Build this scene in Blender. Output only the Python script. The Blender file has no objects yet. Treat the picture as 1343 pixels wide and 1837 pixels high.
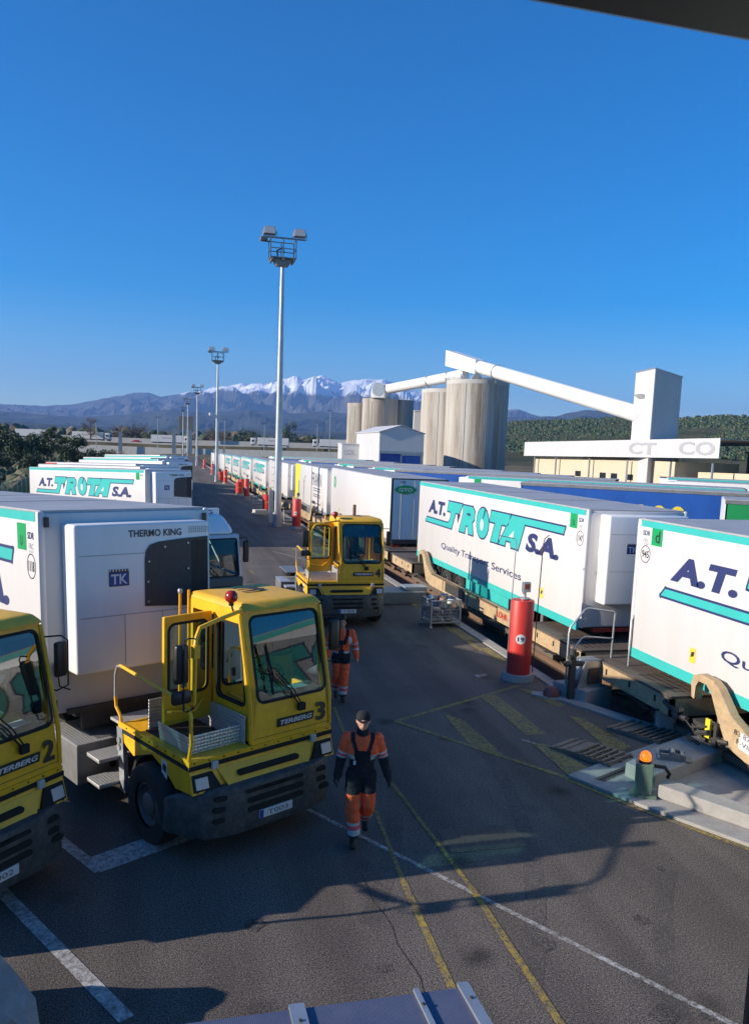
import bpy, bmesh, math, random
from mathutils import Vector, Matrix, noise
random.seed(7)
SC = bpy.context.scene
COL = SC.collection
R = math.radians
sin, cos, PI = math.sin, math.cos, math.pi

# ------------------------------------------------------------------ camera, sky, sun, exposure
CAM_H = 5.21
def make_camera():
    yaw, pitch, roll = 0.2478, 0.1361, -0.0379
    f = Vector((sin(yaw)*cos(pitch), cos(yaw)*cos(pitch), -sin(pitch)))
    r0 = Vector((cos(yaw), -sin(yaw), 0)); d0 = f.cross(r0)
    r = cos(roll)*r0 + sin(roll)*d0; d = -sin(roll)*r0 + cos(roll)*d0
    cd = bpy.data.cameras.new('camera'); co = bpy.data.objects.new('camera', cd); COL.objects.link(co)
    m = Matrix((( r.x, -d.x, -f.x, 0), (r.y, -d.y, -f.y, 0), (r.z, -d.z, -f.z, CAM_H), (0, 0, 0, 1)))
    co.matrix_world = m
    cd.sensor_fit = 'VERTICAL'; cd.sensor_height = 36.0; cd.lens = 1465/1837*36.0
    cd.shift_y = (1002-918.5)/1837
    cd.clip_start = 0.05; cd.clip_end = 60000
    SC.camera = co
make_camera()
SUN_EL = R(20.5)
SUN_V = Vector((-0.998*cos(SUN_EL), -0.028*cos(SUN_EL), sin(SUN_EL)))      # towards the sun
w = bpy.data.worlds.new('World'); SC.world = w; w.use_nodes = True
nt = w.node_tree; bg = nt.nodes['Background']
sky = nt.nodes.new('ShaderNodeTexSky'); sky.sky_type = 'NISHITA'; sky.sun_disc = False
sky.sun_elevation = SUN_EL; sky.sun_rotation = math.atan2(SUN_V.x, SUN_V.y) % (2*PI)
sky.air_density = 1.0; sky.dust_density = 0.1; sky.ozone_density = 5.0; sky.altitude = 80
hs = nt.nodes.new('ShaderNodeHueSaturation'); hs.inputs['Saturation'].default_value = 1.46; hs.inputs['Hue'].default_value = 0.506; nt.links.new(sky.outputs[0], hs.inputs['Color']); nt.links.new(hs.outputs[0], bg.inputs[0]); bg.inputs[1].default_value = 0.093
sd = bpy.data.lights.new('sun', 'SUN'); sd.energy = 4.3; sd.angle = R(0.53); sd.color = (1.0, 0.90, 0.77)
so = bpy.data.objects.new('sun', sd); COL.objects.link(so); so.rotation_euler = SUN_V.to_track_quat('Z', 'Y').to_euler()
vs = SC.view_settings; vs.view_transform = 'Standard'; vs.look = 'None'; vs.exposure = 0.9; vs.gamma = 1.0; vs.use_curve_mapping = False
cy = SC.cycles; cy.max_bounces = 8; cy.diffuse_bounces = 4; cy.glossy_bounces = 3; cy.transmission_bounces = 4; cy.transparent_max_bounces = 12; cy.volume_bounces = 0
cy.use_denoising = True; cy.caustics_reflective = False; cy.caustics_refractive = False

# ------------------------------------------------------------------ materials
M = {}
def _n(nt, t, **k):
    n = nt.nodes.new(t)
    for a, b in k.items(): setattr(n, a, b)
    return n
def mat(name, col, rough=0.5, metal=0.0, dirt=0.0, dcol=(0.12, 0.10, 0.08), scale=1.5, streak=False, bump=0.0, bscale=30, spec=0.5, var=0.06, coat=0.0, emit=None, estr=0):
    m = bpy.data.materials.new(name); m.use_nodes = True; nt = m.node_tree; L = nt.links
    b = nt.nodes['Principled BSDF']
    b.inputs['Roughness'].default_value = rough; b.inputs['Metallic'].default_value = metal
    b.inputs['Specular IOR Level'].default_value = spec
    if coat: b.inputs['Coat Weight'].default_value = coat; b.inputs['Coat Roughness'].default_value = 0.1
    tc = _n(nt, 'ShaderNodeTexCoord'); mp = _n(nt, 'ShaderNodeMapping'); L.new(tc.outputs['Object'], mp.inputs[0])
    if streak: mp.inputs['Scale'].default_value = (1, 1, 0.12)
    ns = _n(nt, 'ShaderNodeTexNoise'); ns.inputs['Scale'].default_value = scale; ns.inputs['Detail'].default_value = 8; ns.inputs['Roughness'].default_value = 0.65
    L.new(mp.outputs[0], ns.inputs['Vector'])
    cr = _n(nt, 'ShaderNodeValToRGB'); e = cr.color_ramp.elements
    lo = tuple(max(0, c*(1-var)) for c in col); hi = tuple(min(1, c*(1+var)) for c in col)
    e[0].position = 0.3; e[0].color = (*lo, 1); e[1].position = 0.7; e[1].color = (*hi, 1)
    L.new(ns.outputs['Fac'], cr.inputs[0]); out = cr.outputs[0]
    if dirt > 0:
        n2 = _n(nt, 'ShaderNodeTexNoise'); n2.inputs['Scale'].default_value = scale*3.1; n2.inputs['Detail'].default_value = 10; n2.inputs['Roughness'].default_value = 0.75
        L.new(mp.outputs[0], n2.inputs['Vector'])
        mr = _n(nt, 'ShaderNodeMapRange'); mr.inputs['From Min'].default_value = 0.42; mr.inputs['From Max'].default_value = 0.78; mr.inputs['To Max'].default_value = dirt
        L.new(n2.outputs['Fac'], mr.inputs['Value'])
        mx = _n(nt, 'ShaderNodeMix', data_type='RGBA'); L.new(mr.outputs[0], mx.inputs[0]); L.new(out, mx.inputs[6]); mx.inputs[7].default_value = (*dcol, 1); out = mx.outputs[2]
    L.new(out, b.inputs['Base Color'])
    if bump > 0:
        n3 = _n(nt, 'ShaderNodeTexNoise'); n3.inputs['Scale'].default_value = bscale; n3.inputs['Detail'].default_value = 6
        L.new(tc.outputs['Object'], n3.inputs['Vector'])
        bp = _n(nt, 'ShaderNodeBump'); bp.inputs['Strength'].default_value = bump; bp.inputs['Distance'].default_value = 0.02
        L.new(n3.outputs['Fac'], bp.inputs['Height']); L.new(bp.outputs[0], b.inputs['Normal'])
    if emit: b.inputs['Emission Color'].default_value = (*emit, 1); b.inputs['Emission Strength'].default_value = estr
    M[name] = m; return m

mat('white_panel', (0.64, 0.62, 0.60), 0.32, dirt=0.26, dcol=(0.45, 0.42, 0.38), scale=0.7, streak=True, var=0.03, bump=0.06, bscale=1.3)
mat('white_clean', (0.615, 0.60, 0.585), 0.35, dirt=0.12, dcol=(0.5, 0.47, 0.43), scale=1.0, var=0.02)
mat('unit_white', (0.84, 0.82, 0.79), 0.3, dirt=0.10, dcol=(0.4, 0.38, 0.35), scale=1.2, streak=True, var=0.02)
mat('roof_grey', (0.42, 0.41, 0.40), 0.5, dirt=0.5, dcol=(0.2, 0.19, 0.18), scale=0.8, var=0.12)
mat('teal', (0.045, 0.46, 0.42), 0.4, dirt=0.10, scale=1.5)
mat('navy', (0.03, 0.04, 0.13), 0.45, scale=2)
mat('ink', (0.03, 0.03, 0.035), 0.5)
mat('grey_ink', (0.38, 0.38, 0.40), 0.5)
mat('sticker_green', (0.01, 0.33, 0.10), 0.4)
mat('sticker_yellow', (0.75, 0.55, 0.05), 0.5)
mat('red_mark', (0.45, 0.03, 0.02), 0.45)
mat('yellow_paint', (0.97, 0.48, 0.012), 0.42, dirt=0.42, dcol=(0.30, 0.19, 0.05), scale=2.3, var=0.10, bump=0.05, bscale=3)
mat('yellow_roof', (0.85, 0.46, 0.03), 0.55, dirt=0.5, dcol=(0.36, 0.26, 0.10), scale=2.2, var=0.1)
mat('bumper_grey', (0.042, 0.046, 0.045), 0.6, dirt=0.5, dcol=(0.22, 0.21, 0.20), scale=3.2, var=0.2, bump=0.15, bscale=12)
mat('black_rubber', (0.018, 0.018, 0.018), 0.7, dirt=0.4, dcol=(0.09, 0.08, 0.07), scale=4)
mat('black_plastic', (0.014, 0.014, 0.015), 0.42)
mat('matt_black', (0.012, 0.012, 0.012), 0.85)
mat('grille_grey', (0.040, 0.042, 0.045), 0.6, dirt=0.4, dcol=(0.10, 0.10, 0.10), scale=5)
mat('rim_grey', (0.20, 0.19, 0.185), 0.5, 0.4, dirt=0.5, scale=6)
mat('chassis_dark', (0.035, 0.033, 0.03), 0.65, dirt=0.5, dcol=(0.12, 0.10, 0.08), scale=3)
mat('steel_grey', (0.27, 0.27, 0.265), 0.5, 0.5, dirt=0.5, dcol=(0.14, 0.12, 0.10), scale=2.5, var=0.15)
mat('galvanised', (0.46, 0.48, 0.49), 0.42, 0.65, dirt=0.3, dcol=(0.28, 0.27, 0.26), scale=1.5, var=0.12)
mat('red_paint', (0.62, 0.035, 0.025), 0.45, dirt=0.22, dcol=(0.40, 0.12, 0.09), scale=2.2, var=0.10)
mat('red_faded', (0.24, 0.07, 0.06), 0.7, dirt=0.5, scale=5)
mat('red_lens', (0.35, 0.02, 0.015), 0.2)
mat('amber_lens', (0.6, 0.12, 0.01), 0.3, emit=(1.0, 0.17, 0.01), estr=0.8)
mat('beige_wagon', (0.50, 0.36, 0.20), 0.6, dirt=0.65, dcol=(0.16, 0.11, 0.07), scale=1.4, var=0.12)
mat('wagon_deck', (0.13, 0.10, 0.075), 0.75, dirt=0.6, dcol=(0.05, 0.04, 0.035), scale=2.0, var=0.2, bump=0.2, bscale=18)
mat('rust', (0.15, 0.085, 0.05), 0.8, dirt=0.5, scale=3, var=0.3)
mat('concrete', (0.36, 0.34, 0.31), 0.85, dirt=0.5, dcol=(0.16, 0.145, 0.125), scale=1.4, var=0.12, bump=0.2, bscale=25)
mat('concrete_pale', (0.50, 0.48, 0.44), 0.85, dirt=0.4, dcol=(0.28, 0.26, 0.22), scale=0.25, var=0.1)
mat('ramp_metal', (0.24, 0.20, 0.16), 0.6, 0.3, dirt=0.6, dcol=(0.1, 0.07, 0.05), scale=4, var=0.2)
mat('rust_plate', (0.12, 0.085, 0.065), 0.7, 0.2, dirt=0.5, scale=4, var=0.2)
mat('green_paint', (0.11, 0.17, 0.125), 0.5, dirt=0.3, dcol=(0.1, 0.12, 0.09), scale=4)
mat('blue_tarp', (0.012, 0.085, 0.36), 0.45, dirt=0.15, dcol=(0.1, 0.13, 0.2), scale=1.2, var=0.1, bump=0.12, bscale=1.6)
mat('green_tarp', (0.012, 0.26, 0.075), 0.45, dirt=0.1, scale=1.2, var=0.1, bump=0.12, bscale=1.6)
mat('blue_door', (0.012, 0.05, 0.27), 0.5, var=0.1)
mat('logo_yellow', (0.8, 0.62, 0.03), 0.5)
mat('dark_frame', (0.016, 0.018, 0.018), 0.4)
mat('orange_cloth', (0.96, 0.125, 0.032), 0.75, dirt=0.2, dcol=(0.45, 0.07, 0.03), scale=8, var=0.1, bump=0.5, bscale=14)
mat('dark_cloth', (0.012, 0.013, 0.018), 0.9, var=0.2, scale=10, bump=0.5, bscale=16)
mat('reflective', (0.50, 0.50, 0.50), 0.4, var=0.1, scale=20)
mat('pink_band', (0.75, 0.10, 0.14), 0.6, var=0.1, scale=20)
mat('skin', (0.48, 0.27, 0.19), 0.55, spec=0.3, var=0.06, scale=14)
mat('hair_brown', (0.09, 0.05, 0.03), 0.7, var=0.3, scale=30, bump=0.4, bscale=60)
mat('seat_grey', (0.04, 0.042, 0.05), 0.8)
mat('dash_grey', (0.09, 0.10, 0.10), 0.7)
mat('paper', (0.65, 0.72, 0.72), 0.7)
mat('trash_blue', (0.10, 0.2, 0.42), 0.5, var=0.5, scale=9)
mat('trash_mixed', (0.3, 0.16, 0.10), 0.6, dirt=0.9, dcol=(0.5, 0.5, 0.5), scale=7, var=0.5)
mat('bark', (0.10, 0.075, 0.055), 0.9, var=0.3, scale=3)
mat('twig', (0.15, 0.11, 0.085), 0.9, var=0.3, scale=3)
mat('leaf_dark', (0.028, 0.055, 0.02), 0.7, var=0.45, scale=0.9)
mat('leaf_mid', (0.050, 0.080, 0.025), 0.7, var=0.45, scale=0.9)
mat('leaf_olive', (0.085, 0.085, 0.040), 0.75, var=0.4, scale=0.9)
mat('dry_scrub', (0.15, 0.12, 0.075), 0.85, var=0.4, scale=0.5)
mat('rock', (0.33, 0.31, 0.29), 0.85, dirt=0.5, dcol=(0.14, 0.13, 0.12), scale=2.2, var=0.25, bump=0.7, bscale=6)
mat('metal_white', (0.62, 0.61, 0.60), 0.45, dirt=0.15, dcol=(0.5, 0.48, 0.45), scale=0.4, streak=True, var=0.03)
mat('pipe_white', (0.80, 0.79, 0.77), 0.4, dirt=0.2, dcol=(0.5, 0.48, 0.44), scale=0.35, var=0.03)
mat('beige_wall', (0.60, 0.50, 0.36), 0.8, dirt=0.2, dcol=(0.4, 0.34, 0.26), scale=0.3, var=0.05)
mat('fence_green', (0.03, 0.16, 0.09), 0.5)
mat('window_dark', (0.02, 0.025, 0.03), 0.15)
mat('lamp_glass', (0.5, 0.5, 0.48), 0.2)
mat('plate_white', (0.7, 0.7, 0.68), 0.5, dirt=0.3, scale=20)
mat('kerb_yellow', (0.6, 0.42, 0.03), 0.6, dirt=0.5, scale=3)
mat('car_red', (0.4, 0.02, 0.02), 0.3)

def glass(name, tint, gl=0.12, rough=0.02):
    m = bpy.data.materials.new(name); m.use_nodes = True; nt = m.node_tree; L = nt.links; nt.nodes.remove(nt.nodes['Principled BSDF'])
    o = nt.nodes['Material Output']; t = _n(nt, 'ShaderNodeBsdfTransparent'); t.inputs[0].default_value = (*tint, 1)
    g = _n(nt, 'ShaderNodeBsdfGlossy'); g.inputs['Roughness'].default_value = rough; g.inputs[0].default_value = (0.9, 0.95, 1, 1)
    fr = _n(nt, 'ShaderNodeFresnel'); fr.inputs[0].default_value = 1.5
    ad = _n(nt, 'ShaderNodeMath', operation='ADD'); ad.inputs[1].default_value = gl; L.new(fr.outputs[0], ad.inputs[0])
    mx = _n(nt, 'ShaderNodeMixShader'); L.new(ad.outputs[0], mx.inputs[0]); L.new(t.outputs[0], mx.inputs[1]); L.new(g.outputs[0], mx.inputs[2]); L.new(mx.outputs[0], o.inputs[0])
    M[name] = m
glass('cab_glass', (0.46, 0.70, 0.68), 0.0)
glass('dark_glass', (0.10, 0.17, 0.19), 0.06)
glass('mirror_glass', (0.05, 0.05, 0.05), 0.6)

def asphalt(name, base=(0.152, 0.130, 0.113), paint=None, wear=0.5):
    m = bpy.data.materials.new(name); m.use_nodes = True; nt = m.node_tree; L = nt.links; b = nt.nodes['Principled BSDF']
    b.inputs['Roughness'].default_value = 0.85; b.inputs['Specular IOR Level'].default_value = 0.3
    tc = _n(nt, 'ShaderNodeNewGeometry')
    def noi(sc, det=4, ro=0.6):
        n = _n(nt, 'ShaderNodeTexNoise'); n.inputs['Scale'].default_value = sc; n.inputs['Detail'].default_value = det; n.inputs['Roughness'].default_value = ro
        L.new(tc.outputs['Position'], n.inputs['Vector']); return n.outputs['Fac']
    def ramp(x, p0, c0, p1, c1):
        r = _n(nt, 'ShaderNodeValToRGB'); e = r.color_ramp.elements; e[0].position = p0; e[0].color = (*c0, 1); e[1].position = p1; e[1].color = (*c1, 1); L.new(x, r.inputs[0]); return r.outputs[0]
    def mul(a, c):
        x = _n(nt, 'ShaderNodeMix', data_type='RGBA', blend_type='MULTIPLY'); x.inputs[0].default_value = 1; L.new(a, x.inputs[6]); L.new(c, x.inputs[7]); return x.outputs[2]
    grain = ramp(noi(62, 2, 0.7), 0.36, tuple(c*0.22 for c in base), 0.66, tuple(c*1.80 for c in base))
    fine = ramp(noi(24, 3, 0.6), 0.3, (0.78,)*3, 0.7, (1.18,)*3)
    big = ramp(noi(0.30, 7, 0.68), 0.3, (0.70, 0.70, 0.72), 0.7, (1.16, 1.13, 1.09))
    vo = _n(nt, 'ShaderNodeTexVoronoi'); vo.inputs['Scale'].default_value = 0.85; L.new(tc.outputs['Position'], vo.inputs['Vector'])
    oil = ramp(vo.outputs['Distance'], 0.06, (0.38, 0.38, 0.40), 0.22, (1, 1, 1))
    pm_ = noi(0.7, 5, 0.7); oilm = _n(nt, 'ShaderNodeMix', data_type='RGBA'); 
    thr = ramp(pm_, 0.44, (0,)*3, 0.56, (1,)*3); L.new(thr, oilm.inputs[0]); oilm.inputs[6].default_value = (1, 1, 1, 1); L.new(oil, oilm.inputs[7])
    tr = _n(nt, 'ShaderNodeMapping'); tr.inputs['Scale'].default_value = (1.3, 0.09, 1); tr.inputs['Rotation'].default_value = (0, 0, -0.30); L.new(tc.outputs['Position'], tr.inputs[0])
    tn = _n(nt, 'ShaderNodeTexNoise'); tn.inputs['Scale'].default_value = 1.0; tn.inputs['Detail'].default_value = 4; L.new(tr.outputs[0], tn.inputs['Vector'])
    tracks = ramp(tn.outputs['Fac'], 0.35, (0.72,)*3, 0.65, (1.10,)*3)
    col = mul(mul(mul(mul(grain, fine), big), oilm.outputs[2]), tracks)
    if paint:
        k = _n(nt, 'ShaderNodeMix', data_type='RGBA'); a = ramp(noi(13, 9, 0.8), 0.5-0.09, (1-wear*0.2,)*3, 0.5+0.09, (max(0.0, 1-wear*1.9),)*3); a2 = ramp(noi(1.7, 6, 0.7), 0.38, (1.0,)*3, 0.62, (1-wear*0.9,)*3); L.new(mul(a, a2), k.inputs[0])
        L.new(col, k.inputs[6]); k.inputs[7].default_value = (*paint, 1); col = k.outputs[2]
    L.new(col, b.inputs['Base Color'])
    bp = _n(nt, 'ShaderNodeBump'); bp.inputs['Strength'].default_value = 0.55; bp.inputs['Distance'].default_value = 0.012; L.new(noi(60, 2, 0.7), bp.inputs['Height']); L.new(bp.outputs[0], b.inputs['Normal'])
    M[name] = m
asphalt('asphalt')
asphalt('paint_white', paint=(0.70, 0.69, 0.66), wear=0.42)
asphalt('paint_white_thin', paint=(0.60, 0.59, 0.56), wear=0.55)
asphalt('paint_yellow', paint=(0.52, 0.36, 0.03), wear=0.66)
asphalt('tyre_black', paint=(0.06, 0.055, 0.05), wear=0.78)
asphalt('oil_black', paint=(0.02, 0.02, 0.021), wear=0.50)
asphalt('paint_yellow_old', paint=(0.46, 0.35, 0.06), wear=0.55)

def checker_plate():
    m = mat('tread_plate', (0.62, 0.62, 0.61), 0.38, 0.45, dirt=0.35, dcol=(0.25, 0.24, 0.23), scale=4)
    nt = m.node_tree; L = nt.links; b = nt.nodes['Principled BSDF']; tc = nt.nodes['Texture Coordinate']
    v = _n(nt, 'ShaderNodeTexVoronoi'); v.inputs['Scale'].default_value = 22; v.inputs['Randomness'].default_value = 0.15; L.new(tc.outputs['Object'], v.inputs['Vector'])
    bp = _n(nt, 'ShaderNodeBump'); bp.inputs['Strength'].default_value = 0.9; bp.inputs['Distance'].default_value = 0.02; bp.invert = True; L.new(v.outputs['Distance'], bp.inputs['Height']); L.new(bp.outputs[0], b.inputs['Normal'])
checker_plate()
def polycarbonate():
    m = mat('polycarbonate', (0.085, 0.095, 0.16), 0.22, dirt=0.35, dcol=(0.2, 0.2, 0.22), scale=1.2); nt = m.node_tree; L = nt.links; b = nt.nodes['Principled BSDF']; tc = nt.nodes['Texture Coordinate']  # dark blue base colour stands in for shade and reflected sky
    wv = _n(nt, 'ShaderNodeTexWave', wave_type='BANDS', bands_direction='X'); wv.inputs['Scale'].default_value = 28; L.new(tc.outputs['Object'], wv.inputs['Vector'])
    bp = _n(nt, 'ShaderNodeBump'); bp.inputs['Strength'].default_value = 0.14; bp.inputs['Distance'].default_value = 0.01; L.new(wv.outputs['Fac'], bp.inputs['Height']); L.new(bp.outputs[0], b.inputs['Normal'])
polycarbonate()
def silo_mat():
    m = bpy.data.materials.new('silo_concrete'); m.use_nodes = True; nt = m.node_tree; L = nt.links; b = nt.nodes['Principled BSDF']; b.inputs['Roughness'].default_value = 0.9
    tc = _n(nt, 'ShaderNodeTexCoord')
    def st(s, sc, det=5):
        mp = _n(nt, 'ShaderNodeMapping'); mp.inputs['Scale'].default_value = s; L.new(tc.outputs['Object'], mp.inputs[0]); n = _n(nt, 'ShaderNodeTexNoise'); n.inputs['Scale'].default_value = sc; n.inputs['Detail'].default_value = det; n.inputs['Roughness'].default_value = 0.65; L.new(mp.outputs[0], n.inputs['Vector']); return n.outputs['Fac']
    r = _n(nt, 'ShaderNodeValToRGB'); e = r.color_ramp.elements; e[0].position = 0.35; e[0].color = (0.30, 0.25, 0.19, 1); e[1].position = 0.60; e[1].color = (0.48, 0.45, 0.40, 1); L.new(st((1, 1, 0.045), 0.55, 6), r.inputs[0])
    r2 = _n(nt, 'ShaderNodeValToRGB'); e = r2.color_ramp.elements; e[0].position = 0.34; e[0].color = (0.52, 0.49, 0.45, 1); e[1].position = 0.50; e[1].color = (1, 1, 1, 1); L.new(st((1, 1, 0.09), 0.33), r2.inputs[0])
    x = _n(nt, 'ShaderNodeMix', data_type='RGBA', blend_type='MULTIPLY'); x.inputs[0].default_value = 1; L.new(r.outputs[0], x.inputs[6]); L.new(r2.outputs[0], x.inputs[7]); L.new(x.outputs[2], b.inputs['Base Color'])
    M['silo_concrete'] = m
silo_mat()
def terrain_mat(name, cols, sc, snow=None):
    m = bpy.data.materials.new(name); m.use_nodes = True; nt = m.node_tree; L = nt.links; b = nt.nodes['Principled BSDF']; b.inputs['Roughness'].default_value = 0.95; b.inputs['Specular IOR Level'].default_value = 0.1
    g = _n(nt, 'ShaderNodeNewGeometry'); n = _n(nt, 'ShaderNodeTexNoise'); n.inputs['Scale'].default_value = sc; n.inputs['Detail'].default_value = 8; n.inputs['Roughness'].default_value = 0.65; L.new(g.outputs['Position'], n.inputs['Vector'])
    r = _n(nt, 'ShaderNodeValToRGB'); e = r.color_ramp.elements; e[0].position = 0.35; e[0].color = (*cols[0], 1); e[1].position = 0.65; e[1].color = (*cols[1], 1); L.new(n.outputs['Fac'], r.inputs[0]); out = r.outputs[0]
    if snow:
        sp = _n(nt, 'ShaderNodeSeparateXYZ'); L.new(g.outputs['Position'], sp.inputs[0]); n2 = _n(nt, 'ShaderNodeTexNoise'); n2.inputs['Scale'].default_value = snow[2]; n2.inputs['Detail'].default_value = 9; n2.inputs['Roughness'].default_value = 0.7; L.new(g.outputs['Position'], n2.inputs['Vector'])
        ma = _n(nt, 'ShaderNodeMath', operation='MULTIPLY_ADD'); L.new(n2.outputs['Fac'], ma.inputs[0]); ma.inputs[1].default_value = snow[3]; L.new(sp.outputs['Z'], ma.inputs[2])
        mr = _n(nt, 'ShaderNodeMapRange'); mr.inputs['From Min'].default_value = snow[0]; mr.inputs['From Max'].default_value = snow[1]; L.new(ma.outputs[0], mr.inputs['Value'])
        x = _n(nt, 'ShaderNodeMix', data_type='RGBA'); L.new(mr.outputs[0], x.inputs[0]); L.new(out, x.inputs[6]); x.inputs[7].default_value = (0.86, 0.87, 0.9, 1); out = x.outputs[2]
    L.new(out, b.inputs['Base Color']); M[name] = m

# ------------------------------------------------------------------ mesh helpers
class MB:
    def __init__(s): s.v = []; s.f = []; s.mi = []; s.cur = 0
    def add(s, vs, fs):
        b = len(s.v); s.v += [tuple(p) for p in vs]; s.f += [tuple(i+b for i in f) for f in fs]; s.mi += [s.cur]*len(fs); return s
    def box(s, x0, x1, y0, y1, z0, z1):
        return s.add([(x0,y0,z0),(x1,y0,z0),(x1,y1,z0),(x0,y1,z0),(x0,y0,z1),(x1,y0,z1),(x1,y1,z1),(x0,y1,z1)], [(0,3,2,1),(4,5,6,7),(0,1,5,4),(1,2,6,5),(2,3,7,6),(3,0,4,7)])
    def hexa(s, p): return s.add(p, [(0,3,2,1),(4,5,6,7),(0,1,5,4),(1,2,6,5),(2,3,7,6),(3,0,4,7)])
    def bar(s, p0, p1, w, h=None, up=(0,0,1)):
        p0 = Vector(p0); p1 = Vector(p1); d = (p1-p0).normalized(); h = h or w; u = Vector(up)
        if abs(d.dot(u)) > 0.98: u = Vector((0,1,0))
        a = d.cross(u).normalized(); b = a.cross(d)
        q = lambda P: [P-a*w/2-b*h/2, P+a*w/2-b*h/2, P+a*w/2+b*h/2, P-a*w/2+b*h/2]
        A, B = q(p0), q(p1); return s.hexa([A[0],A[1],B[1],B[0],A[3],A[2],B[2],B[3]])
    def cyl(s, p0, p1, r0, r1=None, n=12, cap=True):
        p0 = Vector(p0); p1 = Vector(p1); r1 = r0 if r1 is None else r1; d = (p1-p0).normalized()
        a = d.cross(Vector((0,0,1)) if abs(d.z) < 0.95 else Vector((1,0,0))).normalized(); b = d.cross(a)
        vs = [P+(a*cos(2*PI*i/n)+b*sin(2*PI*i/n))*r for P, r in ((p0,r0),(p1,r1)) for i in range(n)]
        fs = [(i,(i+1)%n,n+(i+1)%n,n+i) for i in range(n)]
        if cap: fs += [tuple(range(n-1,-1,-1)), tuple(range(n,2*n))]
        return s.add(vs, fs)
    def tube(s, pts, r, n=8, cap=True):
        pts = [Vector(p) for p in pts]; rs = r if isinstance(r, (list, tuple)) else [r]*len(pts); vs = []; pa = None
        for i, P in enumerate(pts):
            d = (pts[min(i+1,len(pts)-1)]-pts[max(i-1,0)]).normalized()
            if pa is None: a = d.cross(Vector((0,0,1)) if abs(d.z) < 0.95 else Vector((1,0,0))).normalized()
            else: a = (pa-d*pa.dot(d)).normalized()
            pa = a; b = d.cross(a); vs += [P+(a*cos(2*PI*k/n)+b*sin(2*PI*k/n))*rs[i] for k in range(n)]
        fs = [(i*n+k,i*n+(k+1)%n,(i+1)*n+(k+1)%n,(i+1)*n+k) for i in range(len(pts)-1) for k in range(n)]
        if cap: fs += [tuple(range(n-1,-1,-1)), tuple(range((len(pts)-1)*n,len(pts)*n))]
        return s.add(vs, fs)
    def lathe(s, prof, c=(0,0,0), axis='z', n=16):
        c = Vector(c); vs = []
        for r, h in prof:
            for k in range(n):
                t = 2*PI*k/n; p = (r*cos(t), r*sin(t), h) if axis == 'z' else ((h, r*cos(t), r*sin(t)) if axis == 'x' else (r*sin(t), h, r*cos(t)))
                vs.append(c+Vector(p))
        fs = [(i*n+k,i*n+(k+1)%n,(i+1)*n+(k+1)%n,(i+1)*n+k) for i in range(len(prof)-1) for k in range(n)]
        return s.add(vs, fs)
    def prism(s, poly, axis, a, b):
        n = len(poly); P = lambda q, h: {'x':(h,q[0],q[1]),'y':(q[0],h,q[1]),'z':(q[0],q[1],h)}[axis]
        return s.add([P(q,a) for q in poly]+[P(q,b) for q in poly], [tuple(range(n-1,-1,-1)), tuple(range(n,2*n))]+[(i,(i+1)%n,n+(i+1)%n,n+i) for i in range(n)])
    def poly(s, pts): return s.add(pts, [tuple(range(len(pts)))])
    def text(s, st, O, U, V, w=None, h=None, bold=0.0, shear=0.0, center=False):
        vs, fs, bw, bh, x0, y0 = text_geo(st, bold, shear); O = Vector(O); U = Vector(U); V = Vector(V)
        if w is None: w = bw*h/bh
        if h is None: h = bh*w/bw
        if center: O = O-U*w/2-V*h/2
        return s.add([O+U*((x-x0)/bw*w)+V*((y-y0)/bh*h) for x, y in vs], fs)
    def build(s, name, m, parent=None, bevel=0, seg=2, smooth=False, fix=False):
        me = bpy.data.meshes.new(name); me.from_pydata(s.v, [], s.f)
        for q in (m if isinstance(m, (list, tuple)) else [m]): me.materials.append(M[q])
        if len(me.materials) > 1: me.polygons.foreach_set('material_index', s.mi)
        if bevel or fix:
            bm = bmesh.new(); bm.from_mesh(me); bmesh.ops.remove_doubles(bm, verts=bm.verts, dist=1e-5); bmesh.ops.recalc_face_normals(bm, faces=bm.faces)
            if bevel: bmesh.ops.bevel(bm, geom=[e for e in bm.edges if len(e.link_faces) == 2 and e.calc_face_angle(0) > 0.35], offset=bevel, segments=seg, profile=0.5, affect='EDGES', clamp_overlap=True)
            bm.to_mesh(me); bm.free()
        if smooth:
            me.polygons.foreach_set('use_smooth', [True]*len(me.polygons))
            try: me.set_sharp_from_angle(angle=R(40))
            except Exception: pass
        me.update()
        o = bpy.data.objects.new(name, me); COL.objects.link(o)
        if parent is not None: o.parent = parent
        return o
_tg = {}
def text_geo(st, bold=0.0, shear=0.0):
    k = (st, bold, shear)
    if k not in _tg:
        cu = bpy.data.curves.new('t', 'FONT'); cu.body = st; cu.size = 1; cu.offset = bold; cu.shear = shear; cu.resolution_u = 3
        ob = bpy.data.objects.new('t', cu); COL.objects.link(ob); dg = bpy.context.evaluated_depsgraph_get(); dg.update()
        me = bpy.data.meshes.new_from_object(ob.evaluated_get(dg)); vs = [(p.co.x, p.co.y) for p in me.vertices]; fs = [tuple(p.vertices) for p in me.polygons]
        bpy.data.objects.remove(ob); bpy.data.curves.remove(cu); bpy.data.meshes.remove(me)
        xs = [p[0] for p in vs]; ys = [p[1] for p in vs]; _tg[k] = (vs, fs, max(xs)-min(xs), max(ys)-min(ys), min(xs), min(ys))
    return _tg[k]
for a in [('A.T.',.055,.2),('S.A.',.055,.2),('Quality',.012,0),('Transport',.012,0),('Services',.012,0),('THERMO KING',.02,0),('TERBERG',.03,.25)]: text_geo(*a)
for a in 'SDR FRC 07-2022 1118 1147 945 d U TK GTO FRAIKIN T003 T002 T-004 2 3 4 19 18 17 16 LOHR F-VIIA CICAL CT CO LGMA'.split()+['83 87 4978','Transports Asensio','MG']: text_geo(a); text_geo(a, .02)

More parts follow.
